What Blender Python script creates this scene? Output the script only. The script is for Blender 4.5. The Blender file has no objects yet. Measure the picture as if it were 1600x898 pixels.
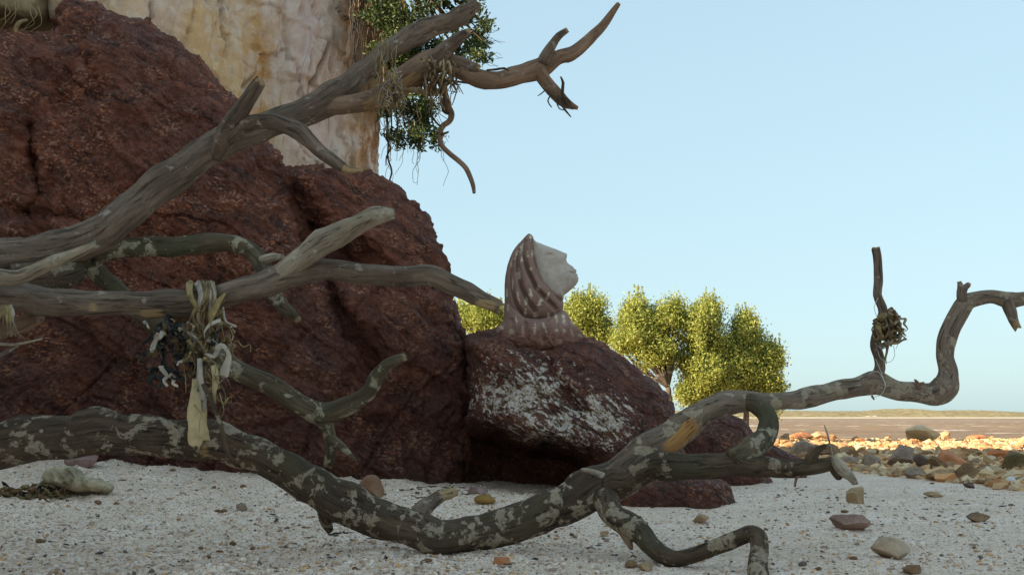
import bpy, math, random
import numpy as np
from mathutils import Vector

rng = np.random.default_rng(7)
random.seed(7)
R = math.radians
sc = bpy.context.scene
COL = sc.collection

# ------------------------------------------------------------------ camera
F = 1715.0            # focal length in photograph pixels (1600 wide)
CAMH = 0.8
PITCH = math.atan((652 - 449) / F)
cam_d = bpy.data.cameras.new('camera')
cam = bpy.data.objects.new('camera', cam_d)
COL.objects.link(cam)
cam_d.sensor_fit = 'HORIZONTAL'
cam_d.sensor_width = 36.0
cam_d.lens = 36.0 * F / 1600.0
cam_d.clip_start = 0.05
cam_d.clip_end = 20000
cam.location = (0, 0, CAMH)
cam.rotation_euler = (math.pi / 2 + PITCH, 0, 0)
sc.camera = cam

# ------------------------------------------------------------------ light
SUN_EL, SUN_AZ = R(22), R(244)      # azimuth clockwise from +Y: from behind, over the left shoulder
world = bpy.data.worlds.new("World")
sc.world = world
world.use_nodes = True
wn = world.node_tree
sky = wn.nodes.new('ShaderNodeTexSky')
sky.sky_type = 'NISHITA'
sky.sun_disc = False
sky.sun_elevation = SUN_EL
sky.sun_rotation = SUN_AZ
sky.air_density = 1.0
sky.dust_density = 1.4
sky.ozone_density = 1.0
# hazy seaside air: the sky's range is softened and its white balance set, all round alike
soft = wn.nodes.new('ShaderNodeGamma')
soft.inputs[1].default_value = 0.25
tint = wn.nodes.new('ShaderNodeMix')
tint.data_type = 'RGBA'
tint.blend_type = 'MULTIPLY'
tint.inputs[0].default_value = 1.0
tint.inputs[7].default_value = (1.66, 2.14, 2.30, 1)
wn.links.new(sky.outputs[0], soft.inputs[0])
wn.links.new(soft.outputs[0], tint.inputs[6])
wn.links.new(tint.outputs[2], wn.nodes['Background'].inputs[0])
wn.nodes['Background'].inputs[1].default_value = 0.10

sun_d = bpy.data.lights.new('sun', 'SUN')
sun_d.energy = 5.0
sun_d.angle = R(0.5)
sun_d.color = (1.0, 0.80, 0.56)
sun = bpy.data.objects.new('sun', sun_d)
COL.objects.link(sun)
sdir = Vector((math.sin(SUN_AZ) * math.cos(SUN_EL), math.cos(SUN_AZ) * math.cos(SUN_EL), math.sin(SUN_EL)))
sun.rotation_euler = sdir.to_track_quat('Z', 'Y').to_euler()
sun.location = (-20, -20, 30)

sc.view_settings.view_transform = 'Standard'
sc.view_settings.look = 'None'
sc.view_settings.exposure = 1.5
sc.view_settings.gamma = 1.0

# ------------------------------------------------------------------ helpers: projection and noise
CT, ST = math.cos(PITCH), math.sin(PITCH)


def P(px, py, Y):
    """point at world depth Y seen at photograph pixel (px, py)"""
    px = np.asarray(px, float); py = np.asarray(py, float); Y = np.asarray(Y, float)
    xc = (px - 800) / F
    yc = (449 - py) / F
    dy = CT - yc * ST
    dz = ST + yc * CT
    s = Y / dy
    return np.stack(np.broadcast_arrays(xc * s, Y + 0 * s, CAMH + dz * s), -1)


def ppm(px, py, Y):
    """metres per photograph pixel there"""
    yc = (449 - np.asarray(py, float)) / F
    return Y / (CT - yc * ST) / F


_perm = rng.permutation(512).astype(np.int64)
_perm = np.concatenate([_perm, _perm, _perm])
_g = rng.normal(size=(512, 3)); _g /= np.linalg.norm(_g, axis=1)[:, None]


def pn(p):
    p = np.asarray(p, float)
    i = np.floor(p).astype(np.int64); f = p - i; i &= 511
    u = f * f * f * (f * (f * 6 - 15) + 10)
    out = 0
    for dx in (0, 1):
        wx = u[:, 0] if dx else 1 - u[:, 0]
        a = _perm[(i[:, 0] + dx) & 511]
        for dy in (0, 1):
            wy = u[:, 1] if dy else 1 - u[:, 1]
            b = _perm[(a + i[:, 1] + dy) & 511]
            for dz in (0, 1):
                wz = u[:, 2] if dz else 1 - u[:, 2]
                g = _g[_perm[(b + i[:, 2] + dz) & 511]]
                d = g[:, 0] * (f[:, 0] - dx) + g[:, 1] * (f[:, 1] - dy) + g[:, 2] * (f[:, 2] - dz)
                out = out + wx * wy * wz * d
    return out * 1.5


def fbm(p, octs=4, gain=0.5, ridge=False):
    p = np.asarray(p, float)
    a, s, o = 1.0, 0, 0
    for k in range(octs):
        n = pn(p + 17.3 * k)
        if ridge:
            n = 1 - 2 * np.abs(n)
        o = o + a * n
        s += a
        a *= gain
        p = p * 2.03
    return o / s


def ss(a, b, x):
    t = np.clip((np.asarray(x, float) - a) / (b - a), 0, 1)
    return t * t * (3 - 2 * t)


# ------------------------------------------------------------------ helpers: objects
OFF = {}


def prop(o, label=None, cat=None, group=None, kind=None):
    if label: o['label'] = label
    if cat: o['category'] = cat
    if group: o['group'] = group
    if kind: o['kind'] = kind
    return o


def thing(name, loc, label, cat, group=None):
    o = bpy.data.objects.new(name, None)
    o.empty_display_size = 0.1
    COL.objects.link(o)
    o.location = tuple(float(v) for v in loc)
    OFF[o.name] = np.array(loc, float)
    return prop(o, label, cat, group)


def mesh_of(name, V, faces, mat, smooth=True, attrs=None):
    V = np.asarray(V, np.float32)
    if not isinstance(faces, (list, tuple)):
        faces = [faces]
    faces = [np.asarray(f, np.int32) for f in faces if len(f)]
    me = bpy.data.meshes.new(name)
    me.vertices.add(len(V))
    me.vertices.foreach_set('co', V.ravel())
    tot = np.concatenate([np.full(len(f), f.shape[1], np.int32) for f in faces])
    loops = np.concatenate([f.ravel() for f in faces])
    me.loops.add(len(loops))
    me.loops.foreach_set('vertex_index', loops)
    me.polygons.add(len(tot))
    st = np.zeros(len(tot), np.int32); st[1:] = np.cumsum(tot)[:-1]
    me.polygons.foreach_set('loop_start', st)
    try:
        me.polygons.foreach_set('loop_total', tot)
    except Exception:
        pass
    me.polygons.foreach_set('use_smooth', np.full(len(tot), smooth, bool))
    if attrs:
        for k, a in attrs.items():
            a = np.asarray(a, np.float32)
            if a.ndim == 1:
                at = me.attributes.new(k, 'FLOAT', 'POINT'); at.data.foreach_set('value', a)
            else:
                at = me.attributes.new(k, 'FLOAT_VECTOR', 'POINT'); at.data.foreach_set('vector', a[:, :3].ravel())
    me.update(calc_edges=True)
    if mat: me.materials.append(mat)
    return me


def mk(name, V, faces, mat, parent=None, loc=None, smooth=True, attrs=None):
    V = np.asarray(V, float)
    if parent is not None:
        off = OFF[parent.name]
    elif loc is not None:
        off = np.array(loc, float)
    else:
        off = np.array([V[:, 0].mean(), V[:, 1].mean(), V[:, 2].min()])
    me = mesh_of(name, V - off, faces, mat, smooth, attrs)
    o = bpy.data.objects.new(name, me)
    COL.objects.link(o)
    OFF[o.name] = off
    if parent is not None:
        o.parent = parent
    else:
        o.location = tuple(float(v) for v in off)
    return o


def normals(V, faces):
    n = np.zeros_like(V)
    for f in faces:
        a = V[f[:, 1]] - V[f[:, 0]]; b = V[f[:, -1]] - V[f[:, 0]]
        c = np.cross(a, b)
        for k in range(f.shape[1]):
            np.add.at(n, f[:, k], c)
    return n / (np.linalg.norm(n, axis=1)[:, None] + 1e-12)


def catmull(pts, step):
    """resample rows of pts by arc length of the first three columns"""
    pts = np.asarray(pts, float)
    if len(pts) == 2:
        pts = np.array([pts[0], (pts[0] + pts[1]) / 2, pts[1]])
    p = np.vstack([2 * pts[0] - pts[1], pts, 2 * pts[-1] - pts[-2]])
    out = []
    for i in range(1, len(p) - 2):
        L = np.linalg.norm(p[i + 1, :3] - p[i, :3])
        n = max(2, int(L / step))
        t = np.linspace(0, 1, n, endpoint=False)[:, None]
        a, b, c, d = p[i - 1], p[i], p[i + 1], p[i + 2]
        out.append(0.5 * (2 * b + (c - a) * t + (2 * a - 5 * b + 4 * c - d) * t * t + (3 * b - a - 3 * c + d) * t ** 3))
    out.append(pts[-1:])
    return np.vstack(out)


def tube_geo(C, rad, seg=16, dry=None, lump=0.08, lfreq=5.0, flat=1.0, twist=0.0, peel=(), jag=0.0, seed=0.0, ridge=0.0):
    """skin of a limb round the centre line C (n,3)"""
    n = len(C)
    T = np.gradient(C, axis=0); T /= np.linalg.norm(T, axis=1)[:, None] + 1e-9
    view = np.array([0, 0, CAMH]) - C
    V = view - (view * T).sum(1)[:, None] * T
    V /= np.linalg.norm(V, axis=1)[:, None] + 1e-9
    U = np.cross(V, T)
    a = np.linspace(0, 2 * np.pi, seg, endpoint=False)
    s = np.concatenate([[0], np.cumsum(np.linalg.norm(np.diff(C, axis=0), axis=1))])
    tt = s / s[-1]
    A = a[None, :] + (twist * tt)[:, None]
    ca, sa = np.cos(a), np.sin(a)
    # section stays at angle a; a flat ribbon is twisted by turning its axes
    ct, st = np.cos(twist * tt)[:, None], np.sin(twist * tt)[:, None]
    Ut, Vt = U * ct + V * st, V * ct - U * st
    rr = np.repeat(rad[:, None], seg, 1)
    lv = np.stack([np.repeat(s[:, None], seg, 1), rr * ca, rr * sa], -1)
    if lump > 0:
        q = lv.reshape(-1, 3) * np.array([1.0, 1.6, 1.6]) * lfreq + seed
        nz = fbm(q, 4) + 0.35 * pn(q * np.array([1, 7, 7]))
        rr = rr * (1 + lump * 1.9 * nz.reshape(n, seg))
        rk = np.random.default_rng(int(abs(seed) * 100) + 5)
        rr = rr * (1 + 0.9 * lump * pn(np.stack([s * 4.5 + seed, s * 0, s * 0 + seed], 1)))[:, None]
        if rad.max() > 0.03:
            ph = 4 * pn(np.stack([s * 1.7 + seed, s * 0, s * 0], 1)) + seed
            rr = rr * (1 + .09 * np.cos(2 * a[None, :] + ph[:, None]) + .04 * np.cos(3 * a[None, :] - 1.7 * ph[:, None]))
            for _ in range(int(2 + s[-1] * 3.2)):
                s0, a0, w0 = rk.uniform(0, s[-1]), rk.uniform(0, 6.28), rk.uniform(.5, 1.0) * rad.mean()
                dk = np.hypot((lv[..., 0] - s0) / w0, ((a[None, :] - a0 + np.pi) % (2 * np.pi) - np.pi) * 1.1 * rad.mean() / w0)
                rr = rr * (1 + rk.uniform(.10, .24) * (np.exp(-dk ** 2 * 1.5) - .55 * np.exp(-dk ** 2 * 9)))
    if ridge > 0:
        rr = rr * (1 + ridge * np.cos(a * 3 + 2 * tt[:, None] * 3 + seed))
    pe = np.zeros((n, seg))
    for (t0, t1, a0, hw) in peel:
        da = np.abs((np.degrees(a)[None, :] - a0 + 180) % 360 - 180)
        nz = pn(lv.reshape(-1, 3) * np.array([9, 25, 25]) + 3 + seed).reshape(n, seg)
        w = np.minimum((tt[:, None] - t0) / 0.02, (t1 - tt[:, None]) / 0.02)
        tm = (tt[:, None] - t0) / max(t1 - t0, 1e-6)
        hwt = hw * np.sqrt(np.clip(4 * tm * (1 - tm), 0, 1)) ** 0.6
        w2 = (hwt - da) / 12 + nz * 1.2
        pe = np.maximum(pe, np.clip(np.minimum(w, w2), 0, 1))
    rr = rr * (1 - 0.05 * pe)
    X = C[:, None, :] + rr[..., None] * (ca[None, :, None] * Ut[:, None, :] + flat * sa[None, :, None] * Vt[:, None, :])
    if jag > 0:
        j = jag * rad[-1] * (fbm(np.stack([ca * 2.5, sa * 2.5, np.full(seg, seed)], -1), 2) * 2)
        X[-1] += j[:, None] * T[-1]
        X[-2] += 0.4 * j[:, None] * T[-1]
    verts = X.reshape(-1, 3)
    ii = np.arange(n - 1)[:, None] * seg; jj = np.arange(seg)[None, :]; j2 = (jj + 1) % seg
    q = np.stack([ii + jj, ii + seg + jj, ii + seg + j2, ii + j2], -1).reshape(-1, 4)
    tip = X[-1].mean(0) - (0.25 * rad[-1] if jag > 0 else -0.35 * rad[-1]) * T[-1]
    base = X[0].mean(0)
    verts = np.vstack([verts, tip, base])
    k = (n - 1) * seg; j = np.arange(seg); jn = (j + 1) % seg
    tri = np.vstack([np.stack([k + j, np.full(seg, n * seg), k + jn], -1),
                     np.stack([j, jn, np.full(seg, n * seg + 1)], -1)])
    lvf = np.vstack([lv.reshape(-1, 3), [[s[-1], 0, 0]], [[0, 0, 0]]])
    pf = np.concatenate([pe.ravel(), [1.0 if jag > 0 else 0.0], [0]])
    if jag > 0:
        pf[(n - 1) * seg:n * seg] = np.maximum(pf[(n - 1) * seg:n * seg], 0.7)
    at = {'limb': lvf, 'peel': pf}
    if dry is not None:
        at['dry'] = np.concatenate([np.repeat(ss(dry[0], dry[1], tt), seg), [1, 0]])
    return verts, [q, tri], at


def limb_path(pts, step=0.02):
    pts = np.asarray(pts, float)
    W = P(pts[:, 0], pts[:, 1], pts[:, 3])
    r = pts[:, 2] * ppm(pts[:, 0], pts[:, 1], pts[:, 3])
    q = catmull(np.column_stack([W, r]), step)
    return q[:, :3], np.clip(q[:, 3], 0.0008, None)


_seed = [0.0]


def limb(name, pts, mat, parent, step=0.02, **kw):
    C, r = limb_path(pts, step)
    _seed[0] += 3.71
    if r.max() > .02 and kw.get('flat', 1) == 1:
        sl = np.concatenate([[0], np.cumsum(np.linalg.norm(np.diff(C, axis=0), axis=1))])
        o3 = np.zeros_like(sl)
        wv = np.stack([pn(np.stack([sl * 5.0 + 31 * k + _seed[0], o3, o3], 1)) for k in range(3)], 1)
        C = C + wv * (r * .22)[:, None] * np.minimum(1, np.minimum(sl, sl[-1] - sl) / .1)[:, None]
    V, f, at = tube_geo(C, r, seed=_seed[0], **kw)
    return mk(name, V, f, mat, parent, attrs=at)


# ------------------------------------------------------------------ helpers: materials
class NT:
    def __init__(s, name):
        s.m = bpy.data.materials.new(name)
        s.m.use_nodes = True
        s.t = s.m.node_tree
        s.b = s.t.nodes['Principled BSDF']
        s.out = s.t.nodes['Material Output']

    def n(s, typ, props=None, **inp):
        x = s.t.nodes.new(typ)
        for k, v in (props or {}).items():
            setattr(x, k, v)
        for k, v in inp.items():
            k2 = k.replace('_', ' ')
            s.set(x.inputs[int(k[1:])] if k[0] == 'i' and k[1:].isdigit() else x.inputs[k2], v)
        return x

    def set(s, sock, v):
        if isinstance(v, bpy.types.NodeSocket):
            s.t.links.new(v, sock)
        elif hasattr(sock.default_value, '__len__') and not hasattr(v, '__len__'):
            sock.default_value = [v] * len(sock.default_value)
        elif hasattr(v, '__len__') and len(v) == 3 and len(sock.default_value) == 4:
            sock.default_value = (*v, 1)
        else:
            sock.default_value = v

    def pos(s): return s.n('ShaderNodeTexCoord').outputs['Object']

    def attr(s, name, out='Vector'):
        return s.n('ShaderNodeAttribute', {'attribute_name': name}).outputs[out]

    def mapv(s, v, scale=(1, 1, 1), rot=(0, 0, 0), loc=(0, 0, 0)):
        return s.n('ShaderNodeMapping', Vector=v, Scale=scale, Rotation=rot, Location=loc).outputs[0]

    def noise(s, v, scale, detail=4, rough=0.55, dist=0.0, out='Fac'):
        return s.n('ShaderNodeTexNoise', Vector=v, Scale=scale, Detail=detail, Roughness=rough, Distortion=dist).outputs[out]

    def vor(s, v, scale, out='Distance', feature='F1', rnd=1.0):
        return s.n('ShaderNodeTexVoronoi', {'feature': feature}, Vector=v, Scale=scale, Randomness=rnd).outputs[out]

    def ramp(s, f, stops, interp='LINEAR'):
        x = s.n('ShaderNodeValToRGB', Fac=f)
        e = x.color_ramp.elements
        x.color_ramp.interpolation = interp
        while len(e) < len(stops): e.new(0.5)
        for k, (p_, c) in enumerate(stops):
            e[k].position = p_
            e[k].color = (*c, 1) if hasattr(c, '__len__') else (c, c, c, 1)
        return x.outputs[0]

    def mix(s, f, a, b, mode='MIX'):
        x = s.n('ShaderNodeMix', {'data_type': 'RGBA', 'blend_type': mode})
        s.set(x.inputs[0], f); s.set(x.inputs[6], a); s.set(x.inputs[7], b)
        return x.outputs[2]

    def math(s, op, a, b=0.0, c=None, clamp=False):
        x = s.n('ShaderNodeMath', {'operation': op, 'use_clamp': clamp})
        s.set(x.inputs[0], a); s.set(x.inputs[1], b)
        if c is not None: s.set(x.inputs[2], c)
        return x.outputs[0]

    def sep(s, v): return s.n('ShaderNodeSeparateXYZ', Vector=v).outputs

    def bump(s, h, strength=0.5, dist=0.02, normal=None):
        x = s.n('ShaderNodeBump', Height=h, Strength=strength, Distance=dist)
        if normal is not None: s.set(x.inputs['Normal'], normal)
        return x.outputs[0]

    def done(s, col, rough=0.8, normal=None, spec=0.3):
        s.set(s.b.inputs['Base Color'], col)
        s.set(s.b.inputs['Roughness'], rough)
        s.set(s.b.inputs['Specular IOR Level'], spec)
        if normal is not None: s.set(s.b.inputs['Normal'], normal)
        return s.m


def plain(name, col, rough=0.7, var=0.35, scale=8, bump=0.3, spec=0.3):
    t = NT(name); p = t.pos()
    nz = t.noise(p, scale, 5, 0.6)
    lo = tuple(c * (1 - var) for c in col); hi = tuple(min(1, c * (1 + var)) for c in col)
    return t.done(t.ramp(nz, [(0.3, lo), (0.7, hi)]), rough, t.bump(t.noise(p, scale * 6, 4), bump, 0.01), spec)


def bark(name, base, dark, lich, amt, wood, lscale=1.0, green=None, bumps=0.5):
    t = NT(name)
    v = t.attr('limb')
    fib = t.mapv(v, (3, 22, 22))
    n1 = t.noise(fib, 1.6, 6, 0.65)
    n2 = t.noise(v, 4, 5, 0.6)
    col = t.mix(t.ramp(n1, [(0.35, 0), (0.68, 1)]), dark, base)
    col = t.mix(t.ramp(n2, [(0.42, 0.0), (0.62, 0.75)]), col, dark)
    if green:
        col = t.mix(t.ramp(t.noise(v, 3.1, 4), [(0.5, 0), (0.64, 0.55)]), col, green)
    col = t.mix(t.attr('dry', 'Fac'), col, t.mix(t.ramp(n1, [(0.3, 0), (0.7, 1)]), (0.13, 0.092, 0.068), (0.30, 0.215, 0.155)))
    # blotchy lichen: irregular crusts and small round spots
    big = t.ramp(t.noise(v, 8.5 * lscale, 8, 0.68, 0.3), [(0.63 - 0.11 * amt, 0), (0.66 - 0.11 * amt, 1)])
    dn = t.n('ShaderNodeVectorMath', {'operation': 'ADD'})
    t.set(dn.inputs[0], v)
    sc_ = t.n('ShaderNodeVectorMath', {'operation': 'SCALE'}, Scale=0.035)
    t.set(sc_.inputs[0], t.noise(v, 30, 3, 0.6, 0, 'Color'))
    t.set(dn.inputs[1], sc_.outputs[0])
    vd = t.n('ShaderNodeTexVoronoi', Vector=dn.outputs[0], Scale=13 * lscale)
    cellr = t.sep(vd.outputs['Color'])[0]
    thr = t.math('MULTIPLY', t.math('SUBTRACT', cellr, 1.0 - 0.5 * amt), 0.75)
    spot = t.math('MULTIPLY', t.math('SUBTRACT', thr, vd.outputs['Distance']), 30, clamp=True)
    l = t.math('MAXIMUM', big, spot)
    lf = t.math('MULTIPLY', l, t.ramp(t.noise(v, 45, 4, 0.7), [(0.25, 0.35), (0.6, 1)]))
    lc = t.mix(t.noise(v, 9, 3), lich, tuple(c * 0.62 for c in lich))
    col = t.mix(lf, col, lc)
    pe = t.attr('peel', 'Fac')
    wc = t.mix(t.noise(t.mapv(v, (2, 30, 30)), 3, 4), wood, tuple(c * 0.5 for c in wood))
    col = t.mix(t.ramp(pe, [(0.3, 0), (0.55, 1)]), col, wc)
    crk = t.ramp(t.noise(t.mapv(v, (2.2, 26, 26)), 2.2, 5, 0.7, 0.6), [(0.36, 1), (0.43, 0)])
    crk = t.math('MULTIPLY', crk, t.math('SUBTRACT', 1.0, lf))
    col = t.mix(t.math('MULTIPLY', crk, 0.75), col, tuple(c * 0.4 for c in dark))
    h = t.math('ADD', n1, t.math('MULTIPLY', t.noise(v, 60, 5, 0.7), 0.7))
    h = t.math('ADD', h, t.math('MULTIPLY', lf, 0.35))
    h = t.math('SUBTRACT', h, t.math('MULTIPLY', crk, 0.6))
    return t.done(col, 0.88, t.bump(h, bumps * 1.5, 0.014), 0.22)


def laterite(name, tops=1.0, guano=None):
    """dark red iron-stone; guano = list of (centre, radii) of the white crusts"""
    t = NT(name); p = t.pos()
    lam = t.mapv(t.mapv(p, (1, 1, 1), (0, R(-32), 0)), (0.55, 1, 1.9))
    n1 = t.noise(p, 0.9, 6, 0.6)
    n2 = t.noise(lam, 3.4, 9, 0.66)
    n3 = t.noise(lam, 22, 7, 0.72)
    col = t.ramp(n2, [(0.33, (0.036, 0.012, 0.007)), (0.5, (0.145, 0.042, 0.022)), (0.64, (0.235, 0.076, 0.041)), (0.8, (0.31, 0.13, 0.079))])
    col = t.mix(t.ramp(n1, [(0.42, 0), (0.62, 0.75)]), col, t.ramp(n3, [(0.35, (0.052, 0.021, 0.016)), (0.65, (0.185, 0.073, 0.052))]))
    col = t.mix(t.ramp(n3, [(0.55, 0), (0.75, 0.55)]), col, (0.28, 0.13, 0.095))
    n4 = t.noise(lam, 70, 6, 0.78)  # flecks put into the colour: pale ones for glints, dark ones for pits
    col = t.mix(t.ramp(n4, [(0.54, 0), (0.66, 0.7)]), col, (0.33, 0.17, 0.125))
    col = t.mix(t.ramp(n4, [(0.36, 0.8), (0.46, 0)]), col, (0.022, 0.010, 0.008))
    # rusty grains
    vz = t.n('ShaderNodeTexVoronoi', Vector=t.mapv(p, (1, 1, 1.6), (0, R(30), 0)), Scale=38)
    g = t.math('MULTIPLY', t.ramp(t.sep(vz.outputs['Color'])[1], [(0.72, 0), (0.8, 1)]), t.ramp(t.noise(p, 3.2, 4), [(0.46, 0.0), (0.62, 0.9)]))
    col = t.mix(g, col, t.mix(t.sep(vz.outputs['Color'])[2], (0.42, 0.13, 0.04), (0.34, 0.20, 0.15)))
    col = t.mix(t.ramp(t.noise(lam, 7, 7, 0.74), [(0.33, 0.95), (0.46, 0)]), col, (0.016, 0.008, 0.006))  # near-black blotches in the colour stand in for shade in crevices
    zz_ = t.math('ADD', t.sep(t.n('ShaderNodeNewGeometry').outputs['Position'])[2], t.math('MULTIPLY', t.math('SUBTRACT', t.noise(p, 0.8, 5), 0.5), 3.0))
    wet = t.ramp(t.math('MULTIPLY', t.math('SUBTRACT', 2.6, zz_), 0.6, clamp=True), [(0, 0), (1, 0.8)])
    wetc = t.mix(1.0, col, (0.58, 0.56, 0.56), 'MULTIPLY')
    wetc = t.mix(t.ramp(t.noise(lam, 30, 6, 0.75), [(0.58, 0), (0.72, 0.8)]), wetc, (0.30, 0.15, 0.12))
    col = t.mix(wet, col, wetc)
    rough = t.ramp(t.noise(p, 9, 4), [(0.35, 0.48), (0.65, 0.85)])
    if guano:
        tot = None
        wob = t.noise(p, 9, 8, 0.75)
        for (c, r) in guano:
            d = t.n('ShaderNodeVectorMath', {'operation': 'LENGTH'})
            t.set(d.inputs[0], t.mapv(p, tuple(1 / q for q in r), (0, 0, 0), tuple(-a / q for a, q in zip(c, r))))
            e = t.math('SUBTRACT', 1.0, d.outputs['Value'])
            tot = e if tot is None else t.math('MAXIMUM', tot, e)
        m = t.math('ADD', t.math('MULTIPLY', tot, 0.10), t.math('SUBTRACT', t.math('ADD', t.math('MULTIPLY', wob, 0.30), t.math('MULTIPLY', t.noise(t.mapv(t.mapv(p, (1, 1, 1), (0, R(-35), 0)), (.7, 1, 1.7)), 12, 9, 0.76), 0.70)), 0.545))
        m = t.ramp(t.math('MULTIPLY', m, 26, clamp=True), [(0.0, 0), (0.7, 0.92)])
        wht = t.ramp(t.noise(p, 30, 5, 0.7), [(0.38, (0.33, 0.20, 0.09)), (0.5, (0.66, 0.55, 0.47)), (0.7, (0.80, 0.74, 0.69))])
        m2 = t.math('ADD', t.math('MULTIPLY', tot, 0.35), t.math('SUBTRACT', t.noise(p, 6, 6, 0.7), 0.58))
        col = t.mix(t.ramp(t.math('MULTIPLY', m2, 8, clamp=True), [(0, 0), (1, 0.8)]), col, t.mix(t.noise(p, 22, 4), (0.16, 0.07, 0.02), (0.035, 0.018, 0.012)))
        col = t.mix(m, col, wht)
    h = t.math('ADD', t.math('MULTIPLY', n2, 1.0), t.math('MULTIPLY', n3, 0.45))
    h = t.math('ADD', h, t.math('MULTIPLY', t.noise(p, 90, 4, 0.7), 0.2))
    return t.done(col, rough, t.bump(h, 0.95, 0.05), 0.25)

# ------------------------------------------------------------------ ground
WATER_Z = -0.42


def rubble_mask(x, y):
    return ss(-0.5, 0.5, x - (5.1 - (y - 19.5) * 0.093)) * ss(8, 10, y) * 0 + np.maximum(
        ss(-0.45, 0.45, x - (5.15 - (y - 19.5) * 0.093)) * ss(9, 11, y), ss(20.0, 22.5, y))


def gz(x, y, fine=True):
    x = np.asarray(x, float); y = np.asarray(y, float)
    sh = x.shape; x = x.ravel(); y = y.ravel()
    side = np.clip(0.12 + 0.066 * (-1 - x), 0, 0.9)
    z = ss(5.6, 11.3, y) * np.where(y > 0, 1, 1) * side * ss(14.5, 12.0, y * 0 + 11)
    z = z - 0.0075 * np.clip(y - 12, 0, None)
    z = z + np.where(y > 60, -0.02 * (y - 60), 0)
    z = z - 0.02 * np.clip(x - 30, 0, None)
    if fine:
        q = np.stack([x, y, 0 * x], 1)
        near = ss(40, 10, y)
        z = z + near * (0.035 * pn(q * 0.55) + 0.022 * pn(q * 1.9 + 5) + 0.014 * pn(q * 4.3 + 9) + 0.010 * np.abs(pn(q * 7.9 + 2)))
        z = z + near * ss(2.0, -1.5, x) * (0.035 * pn(q * 3.1 + 7) + 0.022 * pn(q * 7.5 + 4) + 0.010 * pn(q * 16.0 + 4))
        m = rubble_mask(x, y)
        z = z + m * (0.05 * fbm(q * 1.2 + 3, 4) + 0.035 * np.abs(pn(q * 3.7)))
    return z.reshape(sh)


def ground_at(px, py):
    Y = 8.0
    d = P(px, py, 1.0) - np.array([0, 0, CAMH])
    for _ in range(60):
        p = d * Y + np.array([0, 0, CAMH])
        g = float(gz(p[0:1], p[1:2])[0])
        Y2 = (g - CAMH) / d[2]
        Y = 0.5 * Y + 0.5 * float(np.clip(Y2, 1, 90))
    return np.array([d[0] * Y, d[1] * Y, CAMH + d[2] * Y])


def grid_faces(nr, nc, wrap=False):
    i = np.arange(nr - 1)[:, None] * nc
    j = np.arange(nc if wrap else nc - 1)[None, :]
    j2 = (j + 1) % nc
    return np.stack([i + j, i + j2, i + nc + j2, i + nc + j], -1).reshape(-1, 4)


gx = np.concatenate([np.linspace(-160, -14, 14, endpoint=False), np.linspace(-14, -4.5, 60, endpoint=False),
                     np.linspace(-4.5, 4.5, 330, endpoint=False), np.linspace(4.5, 14, 200, endpoint=False),
                     np.linspace(14, 80, 110)])
gy = np.concatenate([np.linspace(-80, 4.5, 24, endpoint=False), np.linspace(4.5, 9, 190, endpoint=False),
                     np.linspace(9, 16, 160, endpoint=False), np.linspace(16, 40, 230, endpoint=False), np.linspace(40, 110, 120)])
X, Y = np.meshgrid(gx, gy)
Z = gz(X, Y)
V = np.stack([X, Y, Z], -1).reshape(-1, 3)

t = NT('shell_sand')
p = t.pos()
rub = t.attr('rubble', 'Fac')
vz = t.n('ShaderNodeTexVoronoi', Vector=p, Scale=85)
cr = t.sep(vz.outputs['Color'])
sand = t.ramp(cr[0], [(0.0, (0.24, 0.165, 0.13)), (0.12, (0.64, 0.465, 0.355)), (0.45, (0.80, 0.605, 0.485)), (0.8, (0.84, 0.685, 0.575)), (1.0, (0.82, 0.77, 0.73))])
sand = t.mix(t.ramp(cr[1], [(0.86, 0), (0.92, 0.7)]), sand, (0.50, 0.30, 0.14))
sand = t.mix(t.ramp(t.noise(p, 1.3, 5, 0.6), [(0.38, 0.0), (0.62, 0.45)]), sand, (0.54, 0.40, 0.29))
sand = t.mix(t.ramp(t.noise(p, 14, 5, 0.7), [(0.56, 0.0), (0.72, 0.5)]), sand, (0.26, 0.18, 0.14))
v2 = t.n('ShaderNodeTexVoronoi', Vector=p, Scale=16)
c2 = t.sep(v2.outputs['Color'])
rubc = t.ramp(c2[0], [(0.0, (0.30, 0.175, 0.09)), (0.4, (0.62, 0.37, 0.18)), (0.8, (0.72, 0.50, 0.27)), (1.0, (0.76, 0.62, 0.42))])
rubc = t.mix(t.ramp(t.noise(p, 2.2, 6, 0.65), [(0.4, 0), (0.6, 0.7)]), rubc, (0.52, 0.28, 0.13))
col = t.mix(rub, sand, rubc)
h = t.math('ADD', t.math('MULTIPLY', vz.outputs['Distance'], -0.6), t.math('MULTIPLY', t.noise(p, 22, 6, 0.7), 1.0))
h = t.math('ADD', h, t.math('MULTIPLY', t.math('MULTIPLY', v2.outputs['Distance'], -4.0), rub))
sand_mat = t.done(col, 0.9, t.bump(h, 0.55, 0.016), 0.2)
ground = mk('ground', V, grid_faces(len(gy), len(gx)), sand_mat, loc=(0, 0, 0),
            attrs={'rubble': rubble_mask(V[:, 0], V[:, 1] + 0.5 * pn(V * np.array([1.3, 1.3, 0])))})
prop(ground, kind='structure')

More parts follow.
